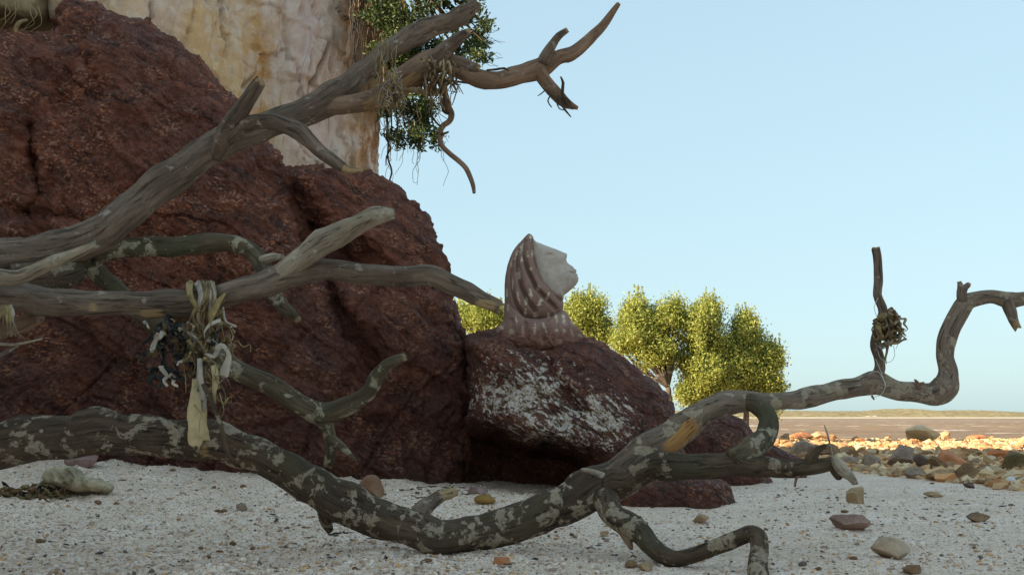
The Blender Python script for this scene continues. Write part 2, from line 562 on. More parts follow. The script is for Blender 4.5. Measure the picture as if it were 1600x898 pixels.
# ------------------------------------------------------------------ water
wx = np.concatenate([np.linspace(-9000, -60, 12, endpoint=False), np.linspace(-60, 160, 330), np.linspace(200, 9000, 12)])
wy = np.concatenate([[-300], np.linspace(45, 200, 420, endpoint=False), np.geomspace(200, 9000, 90)])
X, Y = np.meshgrid(wx, wy)
q = np.stack([X, Y, 0 * X], -1).reshape(-1, 3)
calm = (ss(50, 80, q[:, 1]) * ss(900, 250, q[:, 1]))
wz = WATER_Z + calm * (0.07 * fbm(q * np.array([0.10, 0.35, 1]), 3) + 0.05 * pn(q * np.array([0.45, 1.1, 1])))
t = NT('silty_water')
p = t.pos()
wv = t.mapv(p, (0.12, 0.45, 1))
n1 = t.noise(wv, 1.5, 6, 0.65)
col = t.ramp(t.noise(t.mapv(p, (0.01, 0.06, 1)), 1.0, 4), [(0.35, (0.19, 0.115, 0.052)), (0.65, (0.27, 0.17, 0.082))])
foam = t.math('MULTIPLY', t.ramp(t.noise(t.mapv(p, (0.10, 0.16, 1)), 1.6, 7, 0.72), [(0.58, 0), (0.605, 1)]), t.ramp(t.noise(t.mapv(p, (0.02, 0.05, 1)), 1.0, 3), [(0.42, 0), (0.55, 1)]))
col = t.mix(foam, col, (0.72, 0.65, 0.55))
hh = t.math('ADD', n1, t.math('MULTIPLY', t.noise(t.mapv(p, (0.8, 2.2, 1)), 1.6, 4, 0.6), 0.5))
wm = t.done(col, 0.38, t.bump(hh, 1.0, 0.6), 0.08)
water = mk('water', np.column_stack([q[:, :2], wz]), grid_faces(len(wy), len(wx)), wm, loc=(0, 0, 0))
prop(water, kind='structure')

# ------------------------------------------------------------------ far shore
hx = np.linspace(-2600, 3600, 620)
hv = np.linspace(0, 1, 34)
HX, HV = np.meshgrid(hx, hv)
pxs = 800 + HX / 3000 * F
hpx = 9.0 + 2.2 * np.exp(-((pxs - 1300) / 60) ** 2) + 5.2 * np.exp(-((pxs - 1490) / 42) ** 2) + 3.6 * np.exp(-((pxs - 1600) / 45) ** 2) \
    + 1.6 * np.exp(-((pxs - 1430) / 60) ** 2) + 4 * np.exp(-((pxs - 1150) / 90) ** 2) + 3 * np.exp(-((pxs - 700) / 200) ** 2)
HZ = hpx * 3000 / F
q = np.stack([HX, 0 * HX, 0 * HX], -1).reshape(-1, 3)
HZ = HZ + (fbm(q / 180.0, 4) * 2.2).reshape(HX.shape)
prof = np.sin(np.clip(HV * 1.25, 0, 1) * np.pi / 2) ** 0.8
HY = 3000 + HV * 520
zz = WATER_Z + 1.5 * ss(0, 0.05, HV) + HZ * prof * ss(0.03, 0.25, HV)
q = np.stack([HX, HY, zz], -1).reshape(-1, 3)
zz = zz + (np.maximum(0, fbm(q / np.array([14., 22., 9.]), 3)) * 4.5).reshape(zz.shape) * ss(0.05, 0.12, HV)
zz[0] = WATER_Z - 1
t = NT('far_shore_forest')
p = t.pos()
fz = t.attr('slope', 'Fac')
col = t.ramp(t.noise(t.mapv(p, (1, 1, 2)), 0.06, 6, 0.7), [(0.35, (0.14, 0.125, 0.07)), (0.55, (0.25, 0.215, 0.125)), (0.72, (0.36, 0.29, 0.175))])
col = t.mix(t.ramp(t.noise(t.mapv(p, (0.7, 1, 1.5)), 0.018, 3), [(0.70, 0), (0.72, 0.9)]), col, (0.62, 0.55, 0.45))
col = t.mix(t.ramp(fz, [(0.05, 1), (0.075, 0)]), col, (0.62, 0.56, 0.47))
hm = t.done(col, 0.95, t.bump(t.noise(p, 0.25, 5), 0.6, 2.0), 0.1)
hills = mk('hills', np.stack([HX, HY, zz], -1).reshape(-1, 3), grid_faces(len(hv), len(hx)), hm, loc=(0, 3000, 0),
           attrs={'slope': HV.ravel()})
prop(hills, kind='structure')

# ------------------------------------------------------------------ cliff
plan = [(-90, 30, 20), (-30, 26, 12), (-14, 23, 6.6), (-8, 22.5, 6.6), (-4.6, 22.0, 7.4), (-3.0, 21.0, 8.4), (-2.55, 20.3, 8.1), (-2.62, 19.8, 8.2), (-3.0, 19.3, 8.45), (-3.6, 18.5, 8.2),
        (-4.2, 17.9, 7.8), (-5.2, 16.5, 7.2), (-6.2, 15.2, 6.9), (-7.7, 13.2, 7.1), (-9.5, 11.2, 7.7), (-13, 8.5, 9.0), (-25, 4, 16), (-40, -4, 23.1), (-41.5, -11.5, 24.1), (-42, -20, 24.5),
        (-44, -36, 26), (-50, -50, 22), (-90, -55, 18)]  # last points: unseen ridge added up-sun, its heights set to shade the beach
pl = np.array(plan, float)
dense = []
for i in range(len(pl) - 1):
    L = np.linalg.norm(pl[i + 1, :2] - pl[i, :2])
    vis = pl[i, 1] > 12 and pl[i, 0] > -8.5 and pl[i, 1] < 22.2
    n = max(2, int(L / (0.035 if vis else 0.6)))
    dense.append(pl[i] + (pl[i + 1] - pl[i]) * np.linspace(0, 1, n, endpoint=False)[:, None])
dense = np.vstack(dense + [pl[-1:]])
# soften the corners
for _ in range(3):
    s_ = dense.copy(); s_[1:-1] = (dense[:-2] + 2 * dense[1:-1] + dense[2:]) / 4; dense = s_
hv = np.linspace(0, 1, 260)
nr, nc = len(hv), len(dense)
Zc = -0.8 + hv[:, None] * (dense[None, :, 2] + 0.8 + np.where(dense[None, :, 0] > -8, 0.3, 0))
Xc = np.repeat(dense[None, :, 0], nr, 0); Yc = np.repeat(dense[None, :, 1], nr, 0)
tang = np.gradient(dense[:, :2], axis=0); tang /= np.linalg.norm(tang, axis=1)[:, None]
# outward is to the right of a path that runs back -> front with the rock on its left-hand (west) side
nx, ny = tang[:, 1], -tang[:, 0]
sgn = np.sign(nx[len(nx) // 2] * 1.0 + 0.0001)
nx, ny = nx * (1 if sgn > 0 else -1), ny * (1 if sgn > 0 else -1)
q = np.stack([Xc, Yc, Zc], -1).reshape(-1, 3)
d = 0.34 * fbm(q * np.array([0.55, 0.55, 0.16]), 4, ridge=True) + 0.22 * fbm(q * np.array([1.1, 1.1, 0.5]) + 4, 5) \
    + 0.13 * fbm(q * np.array([2.4, 2.4, 0.8]) + 9, 4, ridge=True) + 0.05 * fbm(q * 5.5 + 2, 4)
d = d.reshape(nr, nc) - 0.25 + 0.55 * np.clip(Zc / 8, 0, 1.1) ** 2 * np.where(Xc > -9, 1, 0)
d = d + (0.16 * fbm(q * np.array([.2, .2, 1.3]) + 21, 4) + .12 * fbm(q * np.array([.3, .3, .55]) + 31, 3)).reshape(nr, nc) * np.where(Xc > -3.2, 1.3, .3)
st = q[:, 2] * 1.1 + q[:, 0] * .5 + 1.2 * fbm(q * .5, 3)
d = d + (0.16 * pn(np.stack([np.floor(st) * 5.1, q[:, 0] * .5, q[:, 1] * .5], 1))).reshape(nr, nc)
joint = np.zeros(len(q))
for fq, am, sd in ((1.35, 0.30, 5), (3.1, 0.13, 15)):
    vt = (q[:, 0] - q[:, 1] * .25) * fq + 1.15 * fbm(q * np.array([.7, .7, .3]) + sd, 4)
    hb = q[:, 2] * fq * .30 + q[:, 0] * .35 + 0.9 * fbm(q * .9 + sd, 4) + 3.1 * np.floor(vt)
    blk_ = pn(np.stack([np.floor(vt) * 3.7, np.floor(hb) * 2.3, q[:, 2] * 0 + sd], 1))
    tilt = pn(np.stack([np.floor(vt) * 5.3 + 9, np.floor(hb) * 3.1, q[:, 2] * 0 + sd], 1)) * (vt - np.floor(vt) - .5)
    d = d + (am * blk_ + am * .8 * tilt).reshape(nr, nc)
    ev = np.minimum(vt - np.floor(vt), 1 - vt + np.floor(vt)); eh = np.minimum(hb - np.floor(hb), 1 - hb + np.floor(hb)) * 1.6
    on = ss(-.15, .25, pn(q * fq * .6 + sd + 40))
    jj = np.maximum(np.exp(-(ev / .035) ** 2), .3 * np.exp(-(eh / .03) ** 2)) * on
    d = d - (am * .5 * jj).reshape(nr, nc)
    joint = np.maximum(joint, jj * (1 if fq < 2 else .6))
joint = np.concatenate([joint, np.zeros(4 * nc)])
d = d * np.where(Xc > -3.1, 0.8, 1.0)
Xc = Xc + d * nx[None]; Yc = Yc + d * ny[None]
# plateau: pull the last rows back over the top
V = np.stack([Xc, Yc, Zc], -1)
mid = np.array([-62.0, 0.0])
cap = []
for k, s_ in enumerate((0.03, 0.2, 0.6, 1.0)):
    top = V[-1].copy(); top[:, :2] = top[:, :2] * (1 - s_) + mid * s_; top[:, 2] += 0.03 * (k + 1); cap.append(top[None])
V = np.concatenate([V] + cap, 0).reshape(-1, 3)

t = NT('cliff_limestone')
p = t.pos()
xs = t.sep(p)
wob = t.math('MULTIPLY', t.math('SUBTRACT', t.noise(t.mapv(p, (1, 1, 0.35)), 1.6, 5, 0.65), 0.5), 0.8)
xx = t.math('ADD', xs[0], wob)
xn = t.math('DIVIDE', t.math('ADD', xx, 9.0), 7.0, clamp=True)      # -9 .. -2
def xr(x): return (x + 9) / 7
band = t.ramp(xn, [(xr(-8.5), (0.57, 0.40, 0.22)), (xr(-6.16), (0.71, 0.49, 0.31)), (xr(-5.62), (0.75, 0.55, 0.35)), (xr(-5.17), (0.80, 0.62, 0.49)), (xr(-4.82), (0.75, 0.51, 0.26)), (xr(-4.38), (0.77, 0.56, 0.34)), (xr(-4.10), (0.68, 0.39, 0.14)), (xr(-3.90), (0.74, 0.56, 0.44)), (xr(-3.48), (0.80, 0.62, 0.56)), (xr(-3.08), (0.77, 0.59, 0.51)), (xr(-2.86), (0.62, 0.40, 0.25)), (xr(-2.69), (0.37, 0.21, 0.11)), (1.0, (0.23, 0.12, 0.07))])
# dark head of the right edge under the vines, ochre seepage, grey crusts
seep = t.ramp(t.noise(t.mapv(p, (2.4, 2.4, 0.22)), 1.5, 7, 0.7), [(0.53, 0), (0.66, 0.65)])
col = t.mix(seep, band, t.mix(t.noise(p, 3, 4), (0.62, 0.38, 0.14), (0.68, 0.50, 0.30)))
col = t.mix(t.ramp(t.noise(p, 1.7, 7, 0.68), [(0.46, 0), (0.60, 0.85)]), col, (0.80, 0.68, 0.60))
col = t.mix(t.ramp(t.noise(t.mapv(p, (1.5, 1.5, 0.8)), 2.3, 8, 0.75), [(0.60, 0), (0.72, 0.45)]), col, (0.33, 0.215, 0.12))
low = t.math('MULTIPLY', t.ramp(xs[2], [(0.0, 1), (1.0, 1)]), t.math('MULTIPLY', t.math('SUBTRACT', 5.6, xs[2]), 0.9, clamp=True))
col = t.mix(t.math('MULTIPLY', low, t.ramp(t.noise(p, 2.5, 6), [(0.42, 0), (0.6, 0.85)])), col, (0.42, 0.34, 0.17))
cr_ = t.ramp(t.vor(t.mapv(p, (1.1, 1.1, 0.5), (0, R(12), 0)), 1.4, feature='DISTANCE_TO_EDGE'), [(0.0, 1), (0.035, 0)])
col = t.mix(t.math('MULTIPLY', cr_, t.ramp(t.noise(p, 2.0, 3), [(0.52, 0), (0.66, 0.3)])), col, (0.14, 0.09, 0.05))
col = t.mix(t.math('MULTIPLY', t.attr('joint', 'Fac'), 0.6), col, (0.20, 0.125, 0.07))
col = t.mix(t.ramp(t.noise(p, 9, 9, 0.8), [(0.54, 0), (0.66, 0.25)]), col, (0.50, 0.37, 0.24))
col = t.mix(t.ramp(t.noise(p, 13, 9, 0.8), [(0.54, 0), (0.66, 0.6)]), col, (0.82, 0.74, 0.68))
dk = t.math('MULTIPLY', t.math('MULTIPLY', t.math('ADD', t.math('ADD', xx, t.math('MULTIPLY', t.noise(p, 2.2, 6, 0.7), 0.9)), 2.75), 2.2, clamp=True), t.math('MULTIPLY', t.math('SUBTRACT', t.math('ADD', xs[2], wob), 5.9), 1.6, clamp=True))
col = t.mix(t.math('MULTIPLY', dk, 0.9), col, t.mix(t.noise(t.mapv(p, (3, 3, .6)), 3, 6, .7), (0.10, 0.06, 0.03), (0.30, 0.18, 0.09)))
h = t.math('ADD', t.noise(t.mapv(p, (1, 1, 0.5)), 5, 9, 0.7), t.math('MULTIPLY', t.noise(p, 28, 5, 0.7), 0.35))
h = t.math('SUBTRACT', h, t.math('MULTIPLY', cr_, 0.3))
cm = t.done(col, 0.9, t.bump(h, 0.85, 0.09), 0.15)
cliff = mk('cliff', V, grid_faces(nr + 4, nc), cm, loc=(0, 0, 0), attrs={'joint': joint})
prop(cliff, 'tall cream and ochre streaked limestone cliff rising behind the big red boulder', 'cliff')


# ------------------------------------------------------------------ boulders
def closed_outline(poly, n, smooth=True):
    p = np.asarray(poly, float)
    if smooth:
        pts = np.vstack([p[-1:], p, p[:2]])
        out = []
        for i in range(1, len(p) + 1):
            a, b, c, d = pts[i - 1], pts[i], pts[i + 1], pts[i + 2]
            tt = np.linspace(0, 1, 14, endpoint=False)[:, None]
            out.append(0.5 * (2 * b + (c - a) * tt + (2 * a - 5 * b + 4 * c - d) * tt ** 2 + (3 * b - a - 3 * c + d) * tt ** 3))
        p = np.vstack(out)
    p = np.vstack([p, p[:1]])
    L = np.concatenate([[0], np.cumsum(np.linalg.norm(np.diff(p, axis=0), axis=1))])
    u = np.linspace(0, L[-1], n, endpoint=False)
    return np.column_stack([np.interp(u, L, p[:, 0]), np.interp(u, L, p[:, 1])])


def swell(poly, centre, Y0, depth, n_sec, n_ring, power=2.5, back=None, smooth=True, edge=1.7):
    """a solid of real thickness: half in front of and half behind the plane Y0.
    depth(r, px, py) gives the fullness towards the front in metres."""
    b = closed_outline(poly, n_sec, smooth)
    u = np.linspace(0, 1, n_ring + 1)[1:]
    r = 1 - (1 - u) ** edge
    c = np.array(centre, float)
    px = c[0] + (b[None, :, 0] - c[0]) * r[:, None]
    py = c[1] + (b[None, :, 1] - c[1]) * r[:, None]
    rr = np.repeat(r[:, None], n_sec, 1)
    prof = (1 - rr ** power) ** (1 / power)
    dF = depth(rr, px, py) * prof
    front = P(px, py, Y0 - dF).reshape(-1, 3)
    c0 = P(c[0], c[1], Y0 - float(depth(np.zeros((1, 1)), np.array([[c[0]]]), np.array([[c[1]]]))[0, 0]))
    bk = (back if back is not None else dF * 0.9)
    nb = max(4, n_ring // 5)
    rb = (1 - (np.arange(1, nb) / nb) ** 1.2)
    pb = (1 - rb ** power) ** (1 / power)
    pxb = c[0] + (b[None, :, 0] - c[0]) * rb[:, None]; pyb = c[1] + (b[None, :, 1] - c[1]) * rb[:, None]
    base = P(pxb, pyb, Y0)
    base[..., 1] += (bk if np.isscalar(bk) else depth(0, pxb, pyb) * 0.9) * pb[:, None]
    cb = P(c[0], c[1], Y0); cb[1] += bk if np.isscalar(bk) else float(np.max(dF)) * 0.9
    V = np.vstack([c0[None], front, base.reshape(-1, 3), cb[None]])
    rings = n_ring + nb - 1
    q = grid_faces(rings, n_sec, True) + 1
    j = np.arange(n_sec); jn = (j + 1) % n_sec
    t1 = np.stack([np.zeros(n_sec, int), 1 + jn, 1 + j], -1)
    k = 1 + (rings - 1) * n_sec
    t2 = np.stack([k + j, k + jn, np.full(n_sec, len(V) - 1)], -1)
    f = [q[:, ::-1], t1[:, ::-1], t2[:, ::-1]]
    n = normals(V, f)
    # outward test
    if (n[1:1 + n_sec * (n_ring // 2), 1].mean()) > 0:
        f = [a[:, ::-1] for a in f]; n = -n
    ppx = np.concatenate([[c[0]], px.ravel(), pxb.ravel(), [c[0]]])
    ppy = np.concatenate([[c[1]], py.ravel(), pyb.ravel(), [c[1]]])
    return V, f, n, ppx, ppy


def line_d(px, py, pts):
    """distance to a polyline in photograph pixels, and the parameter along it"""
    best = np.full(np.shape(px), 1e9)
    for (a, b) in zip(pts[:-1], pts[1:]):
        a = np.array(a, float); b = np.array(b, float); ab = b - a
        t_ = np.clip(((px - a[0]) * ab[0] + (py - a[1]) * ab[1]) / (ab @ ab), 0, 1)
        best = np.minimum(best, np.hypot(px - a[0] - t_ * ab[0], py - a[1] - t_ * ab[1]))
    return best


def craggy(V, n, amp, seed=0.0, slant=0.45):
    q = V + seed
    s_ = q.copy(); s_[:, 0] = q[:, 0] - slant * q[:, 2]
    d_ = 0.42 * fbm(q * 0.75, 4) + 0.34 * fbm(s_ * np.array([1.5, 1.5, 0.7]) + 3, 4, ridge=True) - 0.15
    d_ = d_ + 0.16 * fbm(s_ * np.array([3.0, 3.0, 4.2]) + 8, 5) + 0.07 * fbm(q * 9.0 + 4, 4) + 0.075 * fbm(q * 14.0 + 14, 3, ridge=True) + 0.060 * fbm(q * 27.0 + 4, 3)
    # broken ledges and joints, dipping to the right
    ca, sa = math.cos(0.62), math.sin(0.62)
    u = q[:, 0] * ca - q[:, 2] * sa; w = q[:, 0] * sa + q[:, 2] * ca
    g3 = np.stack([u, q[:, 1], w], 1)
    for fq, am, sd in ((1.5, 0.20, 0), (3.4, 0.13, 7)):
        st = w * fq * 1.6 + 1.1 * fbm(g3 * np.array([.8, .8, .8]) * fq * .6 + sd, 3)
        fr = st - np.floor(st)
        step = pn(np.stack([np.floor(st) * 7.3, u * .7 * fq * .5, q[:, 1] * .4], 1) + sd)
        d_ = d_ + am * step * 1.2 - am * .35 * np.exp(-((fr - .5) / .08) ** 2) * ss(-.1, .35, pn(g3 * fq * .5 + 3 + sd))
    jt = 1 - np.abs(pn(g3 * np.array([1.3, 1.0, .45]) + 55))
    d_ = d_ - 0.10 * ss(0.95, 1.0, jt)
    return V + n * (amp * d_)[:, None]


lat = laterite('red_ironstone')
polyA = [(-420, 140), (-300, 80), (-100, 46), (0, 48), (50, 51), (82, 44), (93, 26), (103, 8), (118, 4), (150, 12), (215, 36), (262, 68), (305, 98), (345, 132), (372, 165), (398, 196),
         (420, 226), (438, 262), (462, 270), (492, 264), (540, 274), (592, 288), (640, 316), (672, 352), (686, 386), (693, 430), (707, 480), (722, 530), (733, 580), (736, 640), (732, 700), (731, 770), (731, 860),
         (500, 880), (200, 880), (-200, 860), (-420, 700)]


def depA(r, px, py):
    d_ = 1.75 + 0 * px
    d_ = d_ - 0.85 * ss(430, 560, px) * ss(520, 330, py) - 0.25 * ss(420, 700, px)
    d_ = d_ + 0.35 * ss(540, 680, px) * ss(300, 420, py) * ss(760, 500, py)
    d_ = d_ - 0.85 * np.exp(-(line_d(px, py, [(440, 270), (468, 325), (500, 375), (550, 405)]) / 26) ** 2)
    d_ = d_ + 0.45 * np.exp(-(np.hypot((px - 600) / 80, (py - 350) / 70)) ** 2)
    d_ = d_ - 0.40 * np.exp(-(line_d(px, py, [(505, 430), (540, 500), (585, 575)]) / 12) ** 2)
    d_ = d_ - 0.22 * np.exp(-(line_d(px, py, [(115, 60), (140, 100), (158, 150)]) / 14) ** 2)
    d_ = d_ - 0.2 * np.exp(-(line_d(px, py, [(60, 100), (80, 150), (90, 165)]) / 12) ** 2)
    d_ = d_ - 0.2 * np.exp(-(line_d(px, py, [(45, 200), (55, 250), (65, 300)]) / 10) ** 2)
    d_ = d_ - 0.2 * np.exp(-(line_d(px, py, [(0, 330), (60, 330), (130, 345)]) / 10) ** 2)
    d_ = d_ - 0.5 * ss(90, 20, py)
    return d_


V, f, n, ppx, ppy = swell(polyA, (250, 470), 13.0, depA, 1100, 270, 3.2, back=1.1)
V = craggy(V, n, 0.40)
boulderA = mk('boulder', V, f, lat, loc=(-4, 13, 0))
prop(boulderA, 'huge dark red ironstone boulder filling the left behind the bare branches', 'boulder', 'dark red boulders')

polyB = [(727, 532), (742, 522), (765, 515), (785, 520), (805, 532), (850, 537), (905, 534), (938, 536), (975, 558), (1005, 583), (1030, 605), (1045, 630), (1052, 660), (1060, 700), (1072, 760), (1075, 850),
         (900, 870), (728, 870), (728, 760), (731, 650), (733, 580)]


def depB(r, px, py):
    d_ = 1.35 + 0 * px
    cave = ss(650, 690, py - 0.22 * (px - 740)) * ss(965, 890, px)
    d_ = d_ - 1.95 * cave
    d_ = d_ + 0.28 * np.exp(-(line_d(px, py, [(745, 640), (830, 665), (900, 700)]) / 26) ** 2)
    d_ = d_ - 0.18 * np.exp(-(line_d(px, py, [(850, 560), (880, 610), (905, 640)]) / 12) ** 2)
    return d_


Bc = P(835, 620, 11.15)
Bd = P(925, 655, 11.15)
latB = laterite('red_ironstone_with_white_crust', guano=[(P(815, 615, 11.2) - np.array([.6, 12.3, 0]), (0.62, 1.2, 0.36)), (P(930, 655, 11.2) - np.array([.6, 12.3, 0]), (0.42, 1.2, 0.30)), (P(860, 665, 11.2) - np.array([.6, 12.3, 0]), (0.46, 1.2, 0.24))])
V, f, n, ppx, ppy = swell(polyB, (890, 660), 12.3, depB, 620, 170, 2.6, back=1.2)
V = craggy(V, n, 0.22, 11.0)
boulderB = mk('boulder', V, f, latB, loc=(0.6, 12.3, 0))
prop(boulderB, 'dark red boulder with white crusty patches, carrying the hooded bust', 'boulder', 'dark red boulders')

for poly, c, Y0, dep, lab in (
    ([(1000, 700), (1045, 665), (1080, 657), (1107, 655), (1140, 647), (1168, 657), (1182, 680), (1195, 720), (1200, 790), (1000, 790)], (1100, 715), 14.2, 0.8,
     'purple red boulder half hidden behind the forked driftwood limb'),
    ([(1180, 720), (1190, 700), (1205, 694), (1225, 703), (1252, 719), (1258, 735), (1256, 760), (1180, 760)], (1218, 730), 16.0, 0.4,
     'small smooth purple red boulder showing just right of the looped branch'),
    ([(960, 775), (985, 752), (1020, 746), (1060, 744), (1110, 750), (1130, 757), (1139, 772), (1141, 792), (1138, 815), (1030, 815), (960, 815)], (1055, 782), 10.4, 0.42,
     'low flat red rock slab lying on the sand beneath the forked limb')):
    V, f, n, ppx, ppy = swell(poly, c, Y0, lambda r, a, b_, dep=dep: dep + 0 * a, 320, 80, 2.6, back=dep)
    V = craggy(V, n, 0.16 if dep > 0.41 else 0.10, 23 + Y0)
    prop(mk('boulder', V, f, lat, loc=P(c[0], c[1], Y0)), lab, 'boulder', 'dark red boulders')

pale = plain('weathered_tan_stone', (0.26, 0.20, 0.115), 0.85, 0.45, 3.5, 0.7)
pale2 = plain('pinkish_tan_stone', (0.36, 0.26, 0.17), 0.85, 0.4, 3.5, 0.7)
for poly, c, mt, lab in (([(-160, -60), (0, -70), (60, -40), (76, 5), (70, 32), (40, 36), (0, 22), (-60, 26), (-150, 22)], (-30, -20), pale, 'olive tan rounded stone wedged on top of the big boulder, at the upper left corner'),
                         ([(74, -60), (110, -70), (125, -20), (114, 10), (104, 36), (92, 45), (82, 38), (74, 8)], (98, -15), pale2, 'narrow pinkish tan stone wedged upright beside the boulder peak')):
    V, f, n, ppx, ppy = swell(poly, c, 13.4, lambda r, a, b_: 0.5 + 0 * a, 160, 40, 2.4, back=0.9)
    V = craggy(V, n, 0.10, 41)
    prop(mk('stone', V, f, mt, loc=P(c[0], c[1] + 50, 13.4)), lab, 'stone', 'pale stones on the big boulder')
rt = thing('dry_root', P(30, 50, 12.6), 'short curled tan root standing in the gap under the olive stone', 'root')
woodm = plain('dry_tan_wood', (0.33, 0.22, 0.11), 0.8, 0.4, 12, 0.5)
limb('root_stem', [(27, 56, 3, 12.6), (25, 46, 3.5, 12.6), (30, 36, 3.5, 12.6), (42, 32, 2.5, 12.7)], woodm, rt, seg=8)
for k in range(7):
    a, b = rng.uniform(0, 60), rng.uniform(-5, 10)
    limb('rootlet', [(a, b, .7, 12.7), (a + rng.uniform(-8, 12), b + 14, .6, 12.6), (a + rng.uniform(-16, 8), b + 30, .5, 12.6), (a + rng.uniform(-26, 4), b + 42, .4, 12.6)], woodm, rt, seg=5)

# ------------------------------------------------------------------ the hooded bust
def zs(x, y): return (700 + x / 3.99, 340 + y / 3.99)


DAUBS = [(460, 195, 16, 24, .3), (425, 235, 9, 26, .3), (495, 230, 12, 18, 0), (525, 225, 9, 22, 0), (395, 285, 9, 20, .2), (460, 265, 13, 20, 0), (515, 318, 17, 14, 0), (568, 330, 14, 20, -.5),
         (440, 352, 18, 28, 0), (404, 412, 8, 30, 0), (565, 440, 14, 16, 0), (515, 470, 14, 30, 0), (620, 490, 17, 22, .3), (572, 530, 20, 24, .4), (488, 520, 13, 26, .1), (440, 500, 11, 32, -.2),
         (368, 470, 8, 24, 0), (515, 125, 9, 18, 0), (480, 590, 14, 18, 0), (545, 610, 22, 14, 0), (625, 610, 15, 14, 0), (674, 622, 12, 30, -.2), (722, 628, 13, 34, -.2), (775, 642, 8, 26, -.2),
         (466, 705, 11, 30, 0), (541, 702, 14, 32, 0), (600, 680, 13, 32, -.4), (680, 700, 14, 16, 0), (726, 706, 14, 14, 0), (776, 722, 13, 26, -.3), (640, 750, 22, 18, 0), (690, 772, 20, 16, .3),
         (584, 775, 16, 22, 0), (400, 712, 26, 18, 0), (428, 640, 13, 18, 0), (372, 560, 8, 22, 0), (825, 740, 12, 20, -.3), (330, 680, 16, 10, 0)]


def daub_attr(px, py, V):
    w = np.zeros(len(px))
    nz = pn(V * 40.0) * 0.8 + pn(V * 95.0) * 0.5
    for (x, y, a, b, r) in DAUBS:
        cx, cy = zs(x, y); a = a / 3.99; b = b / 3.99
        dx, dy = px - cx, py - cy
        a *= .75; b *= 1.12; u = (dx * math.cos(r) + dy * math.sin(r)) / a; v = (-dx * math.sin(r) + dy * math.cos(r)) / b
        w = np.maximum(w, np.clip((1.05 - np.hypot(u, v) + nz) * 3, 0, 1))
    return w


t = NT('painted_concrete')
p = t.pos()
col = t.mix(t.noise(p, 7, 6, 0.65), (0.23, 0.128, 0.103), (0.36, 0.225, 0.18))
col = t.mix(t.ramp(t.noise(p, 16, 6, 0.7), [(0.55, 0), (0.7, 0.6)]), col, (0.40, 0.26, 0.21))
col = t.mix(t.math('MULTIPLY', t.attr('daub', 'Fac'), t.ramp(t.noise(p, 13, 5, 0.7), [(0.3, 0.45), (0.5, 1)])), col, t.mix(t.noise(p, 11, 3), (0.74, 0.62, 0.53), (0.60, 0.46, 0.30)))
col = t.mix(t.math('MULTIPLY', t.attr('foot', 'Fac'), t.ramp(t.noise(p, 22, 6, .75), [(.36, 1), (.62, .55)])), col, t.mix(t.noise(p, 30, 5), (0.10, 0.035, 0.02), (0.22, 0.085, 0.05)))
hair_mat = t.done(col, 0.75, t.bump(t.noise(p, 45, 7, 0.75), 0.8, 0.02), 0.2)
t = NT('bare_pale_concrete')
p = t.pos()
col = t.mix(t.ramp(t.noise(p, 5, 6, 0.7), [(0.35, 0), (0.7, 1)]), (0.39, 0.315, 0.26), (0.57, 0.485, 0.425))
col = t.mix(t.ramp(t.noise(p, 24, 5, 0.7), [(0.58, 0), (0.72, 0.7)]), col, (0.27, 0.175, 0.12))
pits = t.ramp(t.vor(p, 30), [(0.04, 1), (0.08, 0)])
col = t.mix(t.math('MULTIPLY', pits, 0.7), col, (0.07, 0.055, 0.045))
face_mat = t.done(col, 0.85, t.bump(t.math('SUBTRACT', t.noise(p, 40, 6, 0.7), t.math('MULTIPLY', pits, .6)), 0.5, 0.012), 0.25)

SY = 12.05
bust = thing('statue', P(850, 520, SY), 'weathered concrete bust of a hooded woman, pale face tilted up, atop a boulder', 'statue')
hair_poly = [(826.5, 365), (822, 368), (815, 376), (804, 388), (797, 402), (792.5, 416), (789.5, 432), (788.5, 448), (788.5, 465), (790, 482), (795, 492), (808, 496), (824, 500), (842, 501), (860, 498), (873, 491),
             (880, 481), (879.5, 468), (874, 456), (863, 446), (853, 434), (846, 420), (841, 402), (837, 386), (834, 373), (831, 367)]
GRO = [([(821, 378), (819, 394), (821, 410), (827, 428), (838, 450), (853, 466), (868, 482)], 3.2, .055),
       ([(812, 392), (809, 408), (810, 423), (815, 448), (824, 468), (836, 485)], 3.2, .055),
       ([(801, 410), (799, 428), (800, 448), (806, 473), (815, 490)], 2.8, .045),
       ([(829, 376), (833, 396), (840, 420), (851, 440), (866, 456), (876, 470)], 2.6, .04),
       ([(833, 372), (838, 392), (844, 412), (852, 430), (868, 447)], 1.6, .03)]


def dep_h(r, px, py):
    d_ = 0.30 + 0 * px
    for (ln, w, a) in GRO:
        d_ = d_ - 1.7 * a * np.exp(-(line_d(px, py, ln) / w) ** 2)
    return d_


V, f, n, ppx, ppy = swell(hair_poly, (825, 440), SY, dep_h, 300, 90, 2.4, back=0.30)
V = V + n * (0.006 * fbm(V * 14, 4))[:, None]
mk('hood', V, f, hair_mat, bust, attrs={'daub': daub_attr(ppx, ppy, V)})
face_poly = [(832, 371), (837, 377), (850, 382.5), (870, 390), (884, 395.5), (886, 397), (885.6, 401), (884.6, 406), (887, 410.5), (892, 414.5), (896.2, 417.2), (897.5, 419.8), (900.6, 421), (900.9, 424.5), (899.8, 426.2), (902.2, 428.5),
             (902.4, 431.5), (903.8, 434.5), (903.6, 439), (900, 445), (894, 451), (887, 457), (881.5, 461), (880, 468), (872, 466), (860, 460), (845, 445), (836, 420), (831, 395)]


